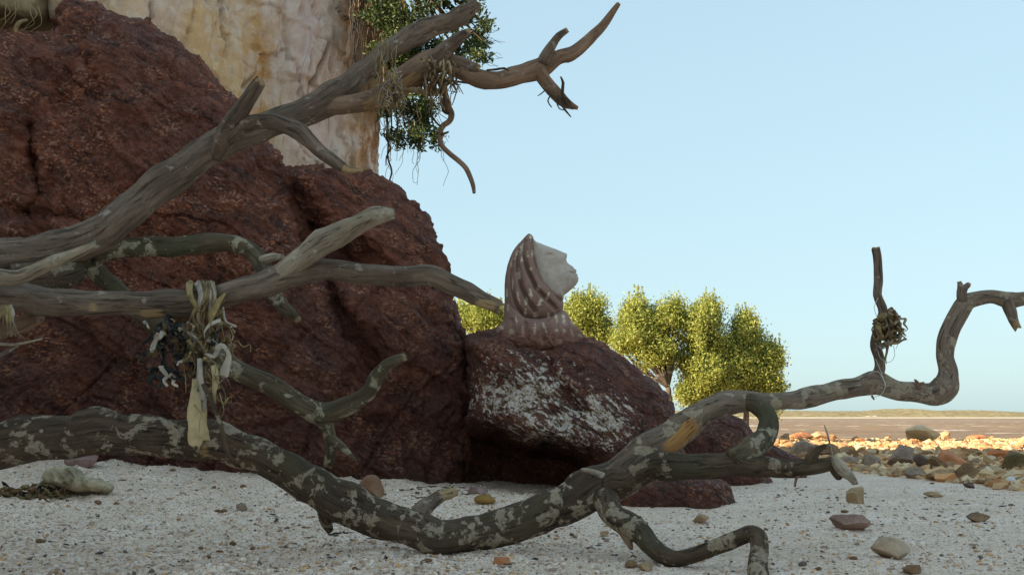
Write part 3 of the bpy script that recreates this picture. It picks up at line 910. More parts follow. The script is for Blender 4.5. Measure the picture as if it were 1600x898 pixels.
def dep_f(r, px, py):
    d_ = 0.215 + 0 * px
    d_ = d_ - 0.035 * np.exp(-(np.hypot((px - 858) / 6, (py - 398.5) / 2.6)) ** 2)
    d_ = d_ + 0.018 * np.exp(-(np.hypot((px - 859) / 3.4, (py - 399) / 1.5)) ** 2)
    d_ = d_ - 0.018 * np.exp(-(line_d(px, py, [(903, 426), (891, 426)]) / 1.3) ** 2)
    d_ = d_ - 0.05 * ss(868, 890, px) * ss(425, 405, py)
    return d_


V, f, n, ppx, ppy = swell(face_poly, (866, 422), SY, dep_f, 300, 80, 4.5, back=0.215, smooth=False)
V = V + n * (0.006 * fbm(V * 12, 4))[:, None]
mk('face', V, f, face_mat, bust)
sh_poly = [(789, 470), (800, 486), (820, 494), (842, 496), (862, 492), (876, 484), (884, 487), (890, 496), (896, 505), (905, 514), (913, 525), (922, 540), (910, 552), (880, 556), (830, 556), (795, 550), (776, 536), (770, 522), (778, 512), (787, 500)]
FOLD = [[(810, 482), (820, 493), (840, 497), (860, 494), (876, 488)], [(800, 500), (802, 525)], [(822, 505), (826, 530)], [(845, 503), (850, 530)], [(868, 500), (876, 528)], [(886, 500), (898, 528)]]


def dep_s(r, px, py):
    d_ = 0.30 + 0.0025 * (py - 480)
    d_ = d_ - 0.05 * np.exp(-(line_d(px, py, FOLD[0]) / 2.4) ** 2)
    for ln in FOLD[1:]:
        d_ = d_ - 0.03 * np.exp(-(line_d(px, py, ln) / 3.2) ** 2)
    return d_


V, f, n, ppx, ppy = swell(sh_poly, (845, 520), SY, dep_s, 280, 70, 2.8, back=0.33)
V = V + n * (0.012 * fbm(V * 9, 4) + ss(505, 530, ppy) * 0.045 * fbm(V * 13, 4))[:, None]
mk('shoulder_drape', V, f, hair_mat, bust, attrs={'daub': daub_attr(ppx, ppy, V), 'foot': ss(498, 526, ppy + 9 * pn(V * 9))})

# ------------------------------------------------------------------ the fallen tree
b_grey = bark('grey_bark', (0.270, 0.192, 0.140), (0.105, 0.072, 0.051), (0.42, 0.33, 0.26), 0.25, (0.50, 0.33, 0.17), 1.4)
b_log = bark('lichen_bark', (0.15, 0.098, 0.062), (0.054, 0.036, 0.024), (0.47, 0.37, 0.26), 0.9, (0.62, 0.31, 0.11), 1.05, (0.085, 0.07, 0.038))
b_green = bark('mossy_bark', (0.175, 0.125, 0.075), (0.068, 0.05, 0.03), (0.45, 0.38, 0.26), 0.7, (0.36, 0.27, 0.15), 1.2, (0.07, 0.072, 0.036))
b_low = bark('dark_bark', (0.155, 0.10, 0.06), (0.055, 0.036, 0.023), (0.38, 0.29, 0.20), 0.5, (0.50, 0.32, 0.16), 1.0, (0.07, 0.06, 0.033))
b_bare = bark('smooth_brown_bark', (0.33, 0.195, 0.12), (0.15, 0.09, 0.06), (0.40, 0.28, 0.20), 0.12, (0.36, 0.21, 0.10), 1.2, None, 0.3)
b_pale = bark('bleached_wood', (0.50, 0.40, 0.29), (0.24, 0.18, 0.125), (0.58, 0.49, 0.39), 0.3, (0.50, 0.42, 0.32), 1.5, None, 0.6)

tree = thing('fallen_tree', P(-700, 800, 6.2), 'bare fallen tree with long grey lichen spotted limbs reaching right across the beach', 'fallen tree')


def peel_at(pts, specs):
    C, r = limb_path(pts, 0.02)
    rel = C - np.array([0, 0, CAMH])
    fw = rel[:, 1] * CT + rel[:, 2] * ST; up = -rel[:, 1] * ST + rel[:, 2] * CT
    px = 800 + F * rel[:, 0] / fw; py = 449 - F * up / fw
    s = np.concatenate([[0], np.cumsum(np.linalg.norm(np.diff(C, axis=0), axis=1))]); s /= s[-1]
    return [(s[np.argmin(np.hypot(px - a, py - b))], s[np.argmin(np.hypot(px - c, py - d))], an, hw) for (a, b, c, d, an, hw) in specs]


def br(pts, mat, parent=None, name='branch', label=None, peel=(), **kw):
    o = limb(name, pts, mat, parent or tree, peel=peel_at(pts, peel), **kw)
    if label: o['label'] = label
    return o


br([(-900, 860, 150, 6.4), (-640, 720, 130, 6.25), (-420, 620, 100, 6.1), (-250, 560, 70, 6.0), (-120, 530, 40, 5.95)], b_log, name='trunk', seg=28, step=0.05)
# long lower limb
LE = [(-300, 600, 60, 6.1), (-160, 670, 44, 6.15), (-60, 692, 37, 6.2), (0, 696, 34, 6.2), (50, 688, 33.5, 6.22), (100, 680, 32, 6.25), (200, 680, 30, 6.3), (300, 686, 28.5, 6.35), (350, 693, 28, 6.4), (400, 709, 27.5, 6.42), (450, 735, 28, 6.45), (500, 764, 28.5, 6.48),
      (545, 789, 28.5, 6.5), (584, 807, 28.5, 6.52), (634, 822, 26, 6.53), (684, 836, 24, 6.55), (734, 836, 25, 6.58), (800, 819, 27.5, 6.6), (867, 793, 28, 6.63), (925, 768, 31, 6.65), (960, 748, 31, 6.66), (990, 725, 27, 6.66), (1020, 702, 25, 6.68), (1045, 684, 23, 6.7),
      (1067, 667, 22.5, 6.72), (1092, 648, 20, 6.74), (1117, 634, 18.5, 6.76), (1135, 627, 18.5, 6.78), (1167, 627, 15, 6.8), (1200, 627, 14, 6.82), (1240, 625, 14, 6.85), (1263, 621, 15, 6.86), (1290, 615, 14, 6.9), (1334, 604, 14.5, 6.92), (1364, 601, 17, 6.95),
      (1400, 609, 13.5, 6.97), (1434, 613, 14.5, 7.0), (1460, 614, 18, 7.0), (1477, 602, 19, 7.0), (1480, 582, 14.5, 7.0), (1476, 558, 13, 7.0), (1482, 526, 14, 7.0), (1494, 496, 13, 7.0), (1507, 474, 13.5, 7.0),
      (1524, 467, 11.5, 7.0), (1551, 464, 10, 7.0), (1577, 469, 11, 7.0), (1600, 467, 9, 7.0), (1650, 455, 8, 7.05), (1700, 430, 6, 7.1)]
log = br(LE, b_log, label='long lowest limb resting on the sand, rising to a hooked end at the right', seg=26, dry=(.52, .66), step=0.016, lump=0.10,
         peel=[(298, 686, 346, 693, 128, 36), (1022, 702, 1096, 646, 118, 44), (60, 688, 90, 680, 95, 10)])
br([(1507, 478, 11, 7.0), (1503, 462, 8.5, 6.98), (1502, 450, 6, 6.98), (1499, 440, 3, 6.98)], b_grey, log, 'broken_stub', seg=12, jag=.8)
br([(1503, 458, 7, 6.98), (1508, 449, 5, 6.97), (1514, 444, 4, 6.97)], b_grey, log, 'broken_stub', seg=12, jag=.6)
br([(1573, 470, 10, 7.0), (1578, 486, 9.5, 6.97), (1583, 500, 8, 6.95), (1590, 513, 6, 6.94)], b_grey, log, 'broken_stub', seg=12, jag=.6, peel=[(1585, 503, 1590, 513, 60, 60)])
br([(1432, 606, 5, 6.96), (1434, 598, 3, 6.94), (1429, 593, 1.5, 6.93)], b_bare, log, 'broken_stub', seg=8)
br([(1436, 600, 3, 6.95), (1444, 597, 1.2, 6.94)], b_bare, log, 'broken_stub', seg=8)
br([(1362, 618, 2, 6.9), (1366, 624, 1.2, 6.9)], b_bare, log, 'twig', seg=6)
br([(655, 826, 20, 6.55), (658, 800, 15, 6.6), (672, 786, 11, 6.66), (690, 775, 9, 6.72), (712, 767, 6.5, 6.8)], b_grey, log, 'broken_stub', jag=.6, peel=[(686, 777, 712, 767, 90, 100)])
br([(505, 775, 16, 6.5), (507, 800, 11, 6.55), (511, 818, 9, 6.6), (516, 830, 6, 6.6)], b_low, log, 'broken_stub', seg=12)
br([(965, 752, 12, 6.62), (945, 745, 7, 6.58), (926, 737, 5, 6.54), (909, 733, 2.5, 6.5)], b_pale, log, 'broken_stub', seg=12, lump=.15)
br([(1364, 604, 14, 6.95), (1371, 588, 11, 6.94), (1375, 574, 9.5, 6.93), (1373, 560, 9, 6.92), (1367, 541, 9, 6.9), (1370, 524, 8.5, 6.9), (1376, 505, 8, 6.9), (1380, 487, 7.5, 6.9), (1376, 474, 7, 6.9), (1371, 461, 6.5, 6.9), (1373, 440, 6.3, 6.9), (1371, 415, 6, 6.9), (1370, 398, 5.8, 6.9), (1368, 387, 6, 6.9)],
   b_grey, None, label='slim upright shoot holding the string tangle', seg=14, jag=.4, lump=.09)
# second fork running right, loop, and the limb that dips to the sand
LH = [(950, 752, 24, 6.62), (985, 742, 22, 6.56), (1015, 733, 20, 6.5), (1040, 728, 21.5, 6.46), (1084, 728, 22, 6.44), (1130, 727, 20, 6.42), (1160, 725, 19, 6.4), (1190, 729, 14.5, 6.38), (1225, 731, 12.5, 6.36), (1260, 730, 13.5, 6.34), (1285, 726, 13, 6.33), (1303, 722, 11, 6.32)]
lh = br(LH, b_low, label='short dark fork ending in a splintered tip', seg=22, lump=.11, jag=.8)
br([(1142, 716, 12, 6.36), (1165, 706, 16, 6.4), (1185, 694, 16, 6.46), (1199, 678, 15, 6.54), (1201, 660, 15, 6.62), (1193, 642, 15, 6.7), (1178, 630, 14, 6.76), (1160, 626, 12, 6.8)], b_green, label='curved branch closing a loop between the two forks', seg=20)
br([(1262, 728, 9, 6.33), (1268, 712, 8, 6.31), (1278, 702, 5.5, 6.3), (1296, 694, 2, 6.28)], b_low, lh, 'broken_stub', seg=12, lump=.15)
br([(1300, 712, 3, 6.3), (1308, 722, 8, 6.28), (1318, 734, 8, 6.26), (1329, 744, 6.5, 6.24), (1337, 756, 4.5, 6.22)], b_pale, lh, 'broken_stub', seg=14, jag=.6, lump=.15)
br([(1300, 722, 8, 6.3), (1308, 738, 8, 6.3), (1312, 748, 5, 6.3)], b_low, lh, 'broken_stub', seg=12, lump=.2)
br([(1301, 718, 2.2, 6.31), (1297, 695, 1.6, 6.32), (1292, 675, 1.2, 6.33), (1288, 664, .8, 6.34)], b_pale, lh, 'twig', seg=6, lump=0.02)
br([(1250, 738, 3, 6.33), (1244, 748, 2, 6.32), (1242, 760, 1.6, 6.31)], b_bare, lh, 'twig', seg=6)
br([(945, 775, 22, 6.58), (960, 805, 20, 6.46), (980, 818, 19.5, 6.38), (1000, 832, 17.5, 6.28), (1017, 854, 16, 6.2), (1040, 869, 14.5, 6.12), (1067, 870, 13.5, 6.05), (1100, 862, 12.5, 6.0), (1134, 848, 12.5, 5.95), (1157, 837, 13, 5.92), (1172, 832, 14, 5.9), (1184, 838, 15, 5.86), (1186, 856, 15.5, 5.82), (1182, 878, 16.5, 5.78), (1184, 897, 18, 5.72), (1192, 925, 20, 5.66)],
   b_log, label='crooked lower limb bending down to the sand at the bottom edge', seg=20, lump=.11, step=.014)
br([(975, 828, 10, 6.36), (982, 845, 6, 6.3), (986, 856, 3, 6.27)], b_bare, None, 'broken_stub', seg=10, jag=.7)

# upper limb
LA = [(-280, 520, 70, 6.0), (-150, 450, 46, 5.95), (-60, 412, 36, 5.92), (0, 402, 31, 5.92), (50, 396, 27, 5.93), (100, 388, 28, 5.95), (150, 368, 30, 5.98), (187, 341, 28, 6.0), (220, 314, 26, 6.05), (255, 288, 26.5, 6.1), (290, 262, 25, 6.15), (318, 242, 24.5, 6.2), (355, 219, 23, 6.25), (400, 202, 22, 6.32), (445, 188, 22.5, 6.4), (484, 172, 23, 6.45), (520, 153, 25, 6.5),
      (545, 134, 21, 6.55), (567, 113, 18, 6.6), (605, 80, 16.5, 6.65), (634, 61, 17, 6.7), (667, 46, 14.5, 6.75), (700, 33, 13, 6.8), (718, 23, 13.5, 6.82), (734, 15, 10.5, 6.84), (746, 5, 8.5, 6.86)]
la = br(LA, b_grey, label='long upper limb slanting up to a blunt grey tip against the sky', seg=26, step=.016, jag=.4, lump=.09)
br([(505, 166, 14, 6.46), (530, 164, 14, 6.46), (567, 160, 15, 6.46), (600, 150, 19, 6.46), (634, 126, 21.5, 6.46), (667, 103, 21, 6.46), (690, 96, 18.5, 6.46), (711, 104, 15, 6.48), (747, 122, 15, 6.5), (777, 126, 14, 6.52), (811, 118, 14, 6.55), (840, 108, 15, 6.58), (871, 91, 10.5, 6.6), (900, 80, 10, 6.62), (927, 55, 9, 6.64), (948, 32, 7, 6.66), (966, 7, 4, 6.68)],
   b_bare, label='smooth brown limb forking into open sky', seg=22, lump=.07, jag=.5, peel=[(560, 160, 655, 112, 120, 60), (720, 110, 735, 116, 60, 40)])
br([(676, 100, 15, 6.44), (692, 82, 12, 6.4), (710, 65, 9, 6.36), (722, 56, 7, 6.34), (734, 48, 3.5, 6.32)], b_grey, None, 'broken_stub', seg=14, jag=.9)
br([(700, 93, 9, 6.42), (722, 100, 10, 6.44), (738, 106, 9, 6.44), (750, 106, 5, 6.44)], b_grey, None, 'peeled_bark', seg=12, flat=.5, jag=1)
br([(848, 100, 10, 6.56), (855, 84, 8, 6.54), (865, 68, 6.2, 6.52), (874, 56, 5.5, 6.5), (887, 47, 4, 6.48)], b_grey, None, 'broken_stub', seg=12, jag=.6, lump=.14)
br([(838, 108, 13, 6.58), (850, 124, 11.5, 6.57), (863, 139, 11, 6.56), (878, 157, 9.5, 6.55), (889, 164, 7, 6.54), (902, 169, 3, 6.53)], b_bare, None, label='short splintered fork drooping from the brown limb', seg=14, jag=.6)
for pts in ([(886, 162, 3, 6.5), (879, 145, 2.6, 6.49), (880, 130, 2.4, 6.48), (876, 120, 1.2, 6.48)], [(872, 150, 2, 6.5), (880, 168, 2, 6.48), (892, 183, 1, 6.47)],
            [(862, 146, 1.2, 6.5), (856, 158, 1.1, 6.48), (862, 168, .8, 6.48)], [(866, 150, 1.2, 6.5), (874, 170, 1, 6.48), (884, 172, .8, 6.48)], [(853, 140, 1, 6.5), (845, 147, .9, 6.5), (840, 150, .6, 6.5)],
            [(888, 165, 1.4, 6.5), (880, 152, 1.2, 6.47), (890, 158, 1.2, 6.46), (894, 172, .8, 6.46)], [(760, 110, 1.5, 6.45), (775, 109, 2, 6.45), (788, 107, 1.6, 6.45), (795, 111, 1, 6.45)]):
    br(pts, b_low, None, 'twig', seg=7, lump=.1)
a2 = br([(340, 240, 17, 6.2), (352, 215, 17.5, 6.1), (362, 194, 16, 6.02), (375, 174, 14, 5.96), (388, 154, 11.5, 5.9), (400, 136, 10, 5.86), (408, 125, 9, 5.84)], b_grey, label='stubby fork of the upper limb with a broken top', seg=16, jag=.7)
br([(356, 212, 15, 6.06), (378, 197, 13, 6.0), (400, 192, 12, 5.95), (425, 191, 12, 5.9), (450, 197, 11.5, 5.86), (468, 206, 12.5, 5.82), (484, 221, 11, 5.8), (503, 239, 10.5, 5.78), (525, 254, 9.5, 5.76), (541, 264, 7, 5.75), (556, 267, 3.5, 5.74), (571, 267, 1.2, 5.73)], b_grey, a2, 'branch', seg=16,
   label='drooping pointed branch in front of the cliff', peel=[(538, 262, 571, 267, 90, 120)])
# middle limb
LB = [(-280, 530, 60, 5.95), (-140, 480, 34, 5.75), (-50, 465, 24, 5.62), (0, 462, 23, 5.6), (50, 467, 22, 5.58), (100, 471, 21.5, 5.56), (200, 475, 20, 5.55), (270, 476, 20, 5.54), (310, 471, 20, 5.53), (350, 462, 20, 5.52), (400, 449, 21, 5.52), (430, 438, 22, 5.52), (460, 429, 22, 5.52), (500, 420, 19, 5.53), (540, 425, 17, 5.54), (567, 430, 17, 5.55), (600, 431, 16.5, 5.56), (640, 430, 17, 5.57), (672, 431, 18, 5.58), (700, 443, 17, 5.6), (725, 455, 15.5, 5.62), (750, 467, 14, 5.64), (782, 480, 11.5, 5.66)]
lb = br(LB, b_grey, label='horizontal middle limb hung with tangled strips, ending in a blunt tip', seg=24, step=.014, jag=.5, peel=[(214, 475, 272, 476, 150, 34), (140, 473, 170, 474, 110, 22), (735, 460, 782, 480, 130, 60)])
br([(440, 430, 18, 5.52), (458, 412, 17, 5.48), (480, 397, 16, 5.44), (505, 380, 16.5, 5.4), (535, 364, 16.5, 5.36), (562, 349, 15, 5.32), (590, 338, 13, 5.28), (614, 335, 7, 5.25)], b_pale, lb, 'broken_stub', seg=20, jag=.9, lump=.16, label='thick pale broken stub pointing up right')
br([(-80, 420, 18, 5.5), (-30, 428, 15, 5.45), (0, 434, 14, 5.4), (25, 434, 12.5, 5.38), (50, 425, 11.5, 5.36), (85, 410, 10.5, 5.34), (115, 398, 9, 5.32), (150, 381, 7, 5.3)], b_pale, None, label='bleached pale branch crossing the left edge', seg=16, jag=.5)
br([(60, 495, 12, 5.7), (35, 504, 14, 5.75), (0, 520, 15, 5.8), (-60, 560, 17, 5.9)], b_bare, None, seg=14)
br([(-20, 536, 3, 5.5), (20, 538, 2.6, 5.5), (45, 534, 2.2, 5.5), (66, 529, 1.5, 5.5)], b_pale, None, 'twig', seg=7)
br([(-20, 566, 4, 5.5), (10, 550, 3.5, 5.5), (32, 538, 2, 5.5)], b_grey, None, 'twig', seg=7)
br([(150, 392, 16, 6.05), (170, 389, 15.5, 6.05), (200, 387, 14.5, 6.05), (234, 385, 14, 6.05), (270, 385, 14, 6.04), (300, 383, 14.5, 6.02), (332, 379, 16, 6.0), (360, 380, 14.5, 5.98), (385, 387, 14.5, 5.96), (402, 401, 14, 5.94), (412, 420, 13, 5.9), (420, 445, 12, 5.86), (436, 475, 10.5, 5.82), (452, 487, 9, 5.8), (467, 500, 5, 5.78)], b_green, label='mossy lichen covered branch arching behind the middle limb', seg=18, jag=.4)
br([(408, 408, 8, 5.9), (424, 402, 7, 5.86), (443, 400, 3, 5.84)], b_pale, None, 'broken_stub', seg=10)
ld = br([(60, 396, 26, 6.0), (110, 405, 24, 6.05), (140, 415, 18, 6.1), (165, 437, 15, 6.12), (200, 470, 15, 6.15), (235, 500, 17, 6.18), (270, 518, 17, 6.2), (320, 550, 17, 6.25), (360, 573, 17, 6.28), (400, 590, 16.5, 6.3), (433, 607, 16.5, 6.32), (467, 631, 17, 6.34), (495, 645, 18, 6.36), (515, 644, 16, 6.36), (540, 636, 14.5, 6.34), (560, 624, 13.5, 6.32), (578, 608, 13, 6.3), (588, 590, 13, 6.28), (604, 571, 11, 6.26), (620, 562, 9, 6.24), (633, 557, 6, 6.23)], b_green,
        label='mossy branch slanting down behind the debris and forking near the sand', seg=20, jag=.5, lump=.10)
br([(500, 646, 16, 6.36), (511, 664, 10, 6.36), (517, 690, 9, 6.38), (518, 710, 8.5, 6.4), (512, 728, 7, 6.42)], b_green, ld, 'broken_stub', seg=14, jag=.4)
br([(514, 684, 9, 6.37), (530, 694, 7, 6.33), (543, 706, 5, 6.3), (556, 718, 2, 6.28)], b_green, ld, 'broken_stub', seg=12)
br([(20, 440, 26, 5.8), (80, 432, 24, 5.9), (125, 420, 20, 6.0)], b_low, None, seg=16)

# ------------------------------------------------------------------ things caught in the branches
def curl(x, y, dx, dy, n, Y, r0, r1, wob, dY=0.05):
    pts = []
    for k in range(n):
        s = k / (n - 1)
        pts.append((x + dx * s + rng.normal(0, wob), y + dy * s + rng.normal(0, wob), r0 + (r1 - r0) * s, Y + rng.normal(0, dY)))
    return pts


weed_brown = plain('dry_brown_weed', (0.18, 0.115, 0.055), 0.85, 0.5, 20, 0.4)
weed_dark = plain('black_weed', (0.022, 0.022, 0.022), 0.6, 0.5, 20, 0.4)
weed_olive = plain('olive_dry_weed', (0.28, 0.205, 0.09), 0.85, 0.5, 20, 0.4)
rag_white = plain('white_plastic_strip', (0.44, 0.375, 0.305), 0.6, 0.25, 12, 0.2)
rag_grey = plain('grey_cloth_strip', (0.33, 0.265, 0.215), 0.9, 0.35, 15, 0.4)
rag_yellow = plain('yellowed_cloth', (0.44, 0.335, 0.185), 0.9, 0.3, 14, 0.5)
DY = 5.42
deb = thing('debris_tangle', P(320, 470, DY), 'tangle of weed, plastic strips and a yellow rag hanging from the middle limb', 'debris')


def strip(pts, mat, name='weed_strip', flat=.18, tw=2.0, seg=8, lump=.1, step=.012, ridge=0, jag=0):
    return limb(name, pts, mat, deb, step=step, seg=seg, flat=flat, twist=tw, lump=lump, ridge=ridge, jag=jag)


# knot looped over the limb
for k in range(9):
    x = 318 + rng.normal(0, 9)
    strip([(x, 452 + rng.normal(0, 3), 3, 5.62), (x - 2 + rng.normal(0, 4), 443, 6, 5.5), (x + rng.normal(0, 5), 462, 6.5, 5.38), (x + rng.normal(0, 7), 492, 6, 5.38), (x + rng.normal(0, 9), 522, 4, 5.42)], [weed_brown, rag_grey, weed_olive][k % 3], tw=1.5)
strip([(326, 447, 4, 5.5), (331, 462, 4, 5.37), (328, 476, 3.5, 5.36)], rag_grey)
strip([(352, 458, 1.5, 5.33), (340, 474, 5, 5.34), (331, 494, 6.5, 5.35), (328, 510, 4, 5.36)], weed_olive, tw=1)
strip([(345, 500, 3, 5.34), (336, 503, 3.2, 5.33), (326, 509, 3.4, 5.34), (319, 520, 3, 5.36), (321, 532, 1.4, 5.38)], rag_white, 'plastic_strip', tw=1.6, flat=.12)
for k in range(60):
    x, y = rng.normal(320, 19), rng.uniform(480, 585)
    strip(curl(x, y, rng.normal(4, 10), rng.uniform(18, 50), 6, DY + .06, rng.uniform(1.6, 4.6), .8, 6, .06), [weed_brown, weed_olive, rag_grey, weed_brown, weed_dark, weed_olive, weed_brown, rag_white][k % 8], tw=rng.uniform(-3, 3))
for k in range(46):      # dark bunch on the left
    x, y = rng.normal(258, 15), rng.uniform(498, 590)
    strip(curl(x, y, rng.normal(2, 14), rng.uniform(8, 32), 5, DY + .1, rng.uniform(2, 5), .8, 6, .05), weed_dark if k % 5 else weed_brown, tw=rng.uniform(-3, 3))
for (x, y, dx, dy, w) in ((252, 516, -14, 34, 6), (246, 520, -10, 26, 4), (255, 570, 6, 32, 6), (262, 586, 12, 16, 6), (226, 502, 10, 14, 3.5), (235, 545, 6, 8, 3.5), (300, 560, -24, 8, 4.5), (356, 566, -8, 18, 7), (350, 560, 12, 12, 3.5)):
    strip(curl(x, y, dx, dy, 5, DY + .02, w * .7, w * .35, 2.2, .03), rag_white, 'plastic_strip', tw=rng.uniform(-.6, .6))
strip([(338, 548, 4, DY - .06), (346, 540, 4, DY - .08), (355, 548, 3, DY - .08), (357, 560, 5, DY - .07), (353, 572, 8, DY - .06), (350, 583, 10, DY - .05), (349, 588, 9, DY - .05)], rag_white, 'plastic_strip', tw=.7, flat=.1, jag=.5)
strip([(330, 530, 4, DY), (340, 545, 5, DY - .05), (334, 556, 5, DY - .07), (322, 552, 4, DY - .05)], rag_grey, tw=1)
rag = strip([(308, 592, 8, DY - .02), (307, 620, 10, DY - .03), (309, 645, 12, DY - .03), (310, 668, 13.5, DY - .02), (310, 688, 14.5, DY), (311, 693, 14, DY)], rag_yellow, 'yellow_rag', flat=.12, tw=.35, seg=22, ridge=.12, jag=.6, lump=.2)
rag['label'] = 'yellow rag hanging lowest in the tangle'
strip([(312, 560, 4, DY - .05), (313, 590, 5, DY - .07), (318, 620, 6, DY - .08), (319, 640, 3.5, DY - .07)], rag_grey, tw=.5, flat=.5)
strip([(334, 570, 5, DY - .04), (337, 592, 6, DY - .04), (334, 615, 4, DY - .03), (337, 630, 2, DY)], rag_yellow, 'yellow_rag', flat=.3, tw=1)
strip([(300, 525, 9, 5.5), (280, 532, 8, 5.5), (262, 530, 7, 5.52), (250, 522, 5, 5.55)], b_low, 'stick', flat=1, tw=0, seg=10)
strip([(317, 600, 3, DY - .08), (328, 622, 3.5, DY - .09), (340, 650, 3.5, DY - .09), (349, 680, 3.5, DY - .08), (356, 708, 3, DY - .06), (366, 721, 2, DY - .04)], b_low, 'stick', flat=1, tw=0, seg=8, lump=.05)
for k in range(30):
    x, y = rng.normal(330, 20), rng.uniform(470, 640)
    strip(curl(x, y, rng.normal(0, 14), rng.uniform(10, 45), 4, DY - .05, .9, .5, 5, .05), weed_olive if k % 2 else weed_brown, 'fibre', flat=1, seg=4, lump=0)
# bunch at the far left edge of the middle limb
lw = thing('weed_bunch', P(8, 500, 5.5), 'small bunch of brown weed strips hanging over the limb at the left edge', 'weed')
for k in range(12):
    x = rng.uniform(-8, 20)
    limb('weed_strip', [(x, 476, 3, 5.44), (x + rng.normal(0, 3), 492, 4, 5.4), (x + rng.normal(2, 4), 508, 3, 5.42), (x + rng.normal(6, 6), 526, 1.2, 5.45)], [weed_brown, rag_grey, weed_olive][k % 3], lw, seg=7, flat=.25, twist=2)

nest = thing('string_tangle', P(1385, 545, 6.85), 'ball of frayed string and weed caught on the slim upright shoot at right', 'debris')
for k in range(46):
    a = rng.uniform(0, 6.28); c = np.array([1388, 512]) + rng.normal(0, [8, 10])
    pts = [(c[0] + math.cos(a + s) * rng.uniform(4, 17), c[1] + math.sin(a + s) * rng.uniform(4, 18), rng.uniform(.8, 2.6), 6.82 + rng.normal(0, .06)) for s in np.linspace(0, 3.6, 6)]
    limb('strand', pts, [weed_brown, weed_olive, weed_brown, rag_grey][k % 4], nest, seg=5, lump=.1, flat=.6)
for pts in ([(1372, 497, 4, 6.78), (1385, 493, 5.5, 6.76), (1402, 501, 5, 6.77), (1408, 515, 3, 6.8)], [(1372, 508, 4, 6.77), (1374, 522, 5, 6.76), (1380, 530, 3, 6.78)], [(1396, 512, 3, 6.8), (1408, 518, 3, 6.8), (1416, 525, 1, 6.8)],
            [(1391, 497, 2, 6.8), (1393, 490, 1.6, 6.8), (1392, 485, .8, 6.8)], [(1384, 530, 2.4, 6.8), (1386, 548, 2, 6.82), (1380, 570, 1.4, 6.84), (1382, 586, 1, 6.86)], [(1388, 540, 1.5, 6.8), (1384, 560, 1.4, 6.8), (1385, 568, 1.2, 6.8)]):
    limb('weed_strip', pts, weed_olive, nest, seg=8, flat=.35, twist=1)
wire = plain('pale_fishing_line', (0.55, 0.53, 0.5), 0.4, 0.1)
for pts in ([(1372, 465, .5, 6.83), (1366, 480, .5, 6.8), (1372, 500, .5, 6.8)], [(1396, 540, .45, 6.8), (1398, 555, .45, 6.8), (1390, 566, .45, 6.8), (1376, 560, .45, 6.8), (1372, 548, .45, 6.8)], [(1368, 560, .5, 6.8), (1380, 590, .5, 6.8), (1383, 605, .5, 6.8), (1376, 617, .5, 6.8), (1364, 620, .5, 6.8)],
            [(1358, 584, .5, 6.8), (1372, 580, .5, 6.8), (1384, 600, .5, 6.8)], [(1403, 530, .4, 6.8), (1408, 524, .4, 6.8), (1400, 545, .4, 6.8)]):
    limb('line', pts, wire, nest, seg=5, lump=0)

vine = thing('hanging_root', P(690, 150, 6.42), 'long crooked root dangling from the brown limb against the sky', 'root')
limb('root_stem', [(684, 118, 5, 6.42), (690, 136, 5, 6.42), (697, 152, 5, 6.4), (699, 165, 5.5, 6.4), (705, 178, 5, 6.4), (702, 189, 4.4, 6.4), (691, 198, 4.2, 6.4), (688, 212, 4.2, 6.4), (690, 226, 4.2, 6.4), (703, 240, 4, 6.4), (716, 251, 4, 6.4), (727, 262, 4, 6.4), (734, 275, 4, 6.4), (739, 289, 3.8, 6.4), (741, 302, 2.6, 6.4)], b_bare, vine, seg=12, lump=.12, step=.008)
limb('root_stem', [(630, 137, 4, 6.42), (645, 140, 5, 6.42), (660, 144, 5, 6.41), (676, 146, 5, 6.4), (692, 140, 4, 6.4)], woodm, vine, seg=10, lump=.12)
for pts in ([(697, 150, 4, 6.4), (692, 165, 4, 6.38), (696, 176, 3, 6.39), (703, 178, 2, 6.39)], [(690, 210, 2, 6.38), (697, 208, 2, 6.36), (701, 206, 1.4, 6.36)], [(672, 178, 1.6, 6.42), (682, 192, 1.6, 6.41), (690, 200, 1.2, 6.4)],
            [(692, 128, 2, 6.4), (708, 127, 1.8, 6.38), (722, 129, 1.6, 6.38), (734, 131, 1, 6.38)], [(708, 127, 1.4, 6.38), (713, 133, 1.2, 6.38), (720, 132, .8, 6.38)]):
    limb('rootlet', pts, b_low, vine, seg=7)
fib = thing('root_mat', P(685, 120, 6.4), 'shaggy mat of fine dry roots clasped round the brown limb', 'roots')
for k in range(46):
    x, y = rng.normal(686, 13), rng.uniform(88, 130)
    limb('rootlet', curl(x, y, rng.normal(2, 8), rng.uniform(18, 60), 5, 6.3, rng.uniform(1, 2.6), .6, 3.5, .07), [b_bare, weed_brown, woodm][k % 3], fib, seg=5, lump=.1)
for k in range(10):
    x = rng.normal(666, 7)
    limb('rootlet', curl(x, 122 + rng.normal(0, 3), rng.normal(0, 5), 22, 4, 6.45, 2.2, .8, 4, .05), weed_brown, fib, seg=5)
str_ = thing('root_mat', P(615, 140, 6.35), 'pale stringy clump of dry fibres wrapped round the fork, left of the root mat', 'roots')
for k in range(60):
    x = rng.normal(612, 9); y = rng.uniform(112, 150)
    limb('rootlet', curl(x, y, rng.normal(0, 8), rng.uniform(15, 46), 5, 6.22, rng.uniform(.6, 1.5), .5, 4, .05), [weed_olive, woodm, rag_grey][k % 3], str_, seg=4, lump=0)
for k in range(9):
    x = rng.uniform(586, 618)
    limb('rootlet', curl(x, rng.uniform(52, 80), rng.normal(0, 5), rng.uniform(50, 90), 6, 6.3, .8, .6, 2.5, .03), [weed_olive, woodm][k % 2], str_, seg=4, lump=0)
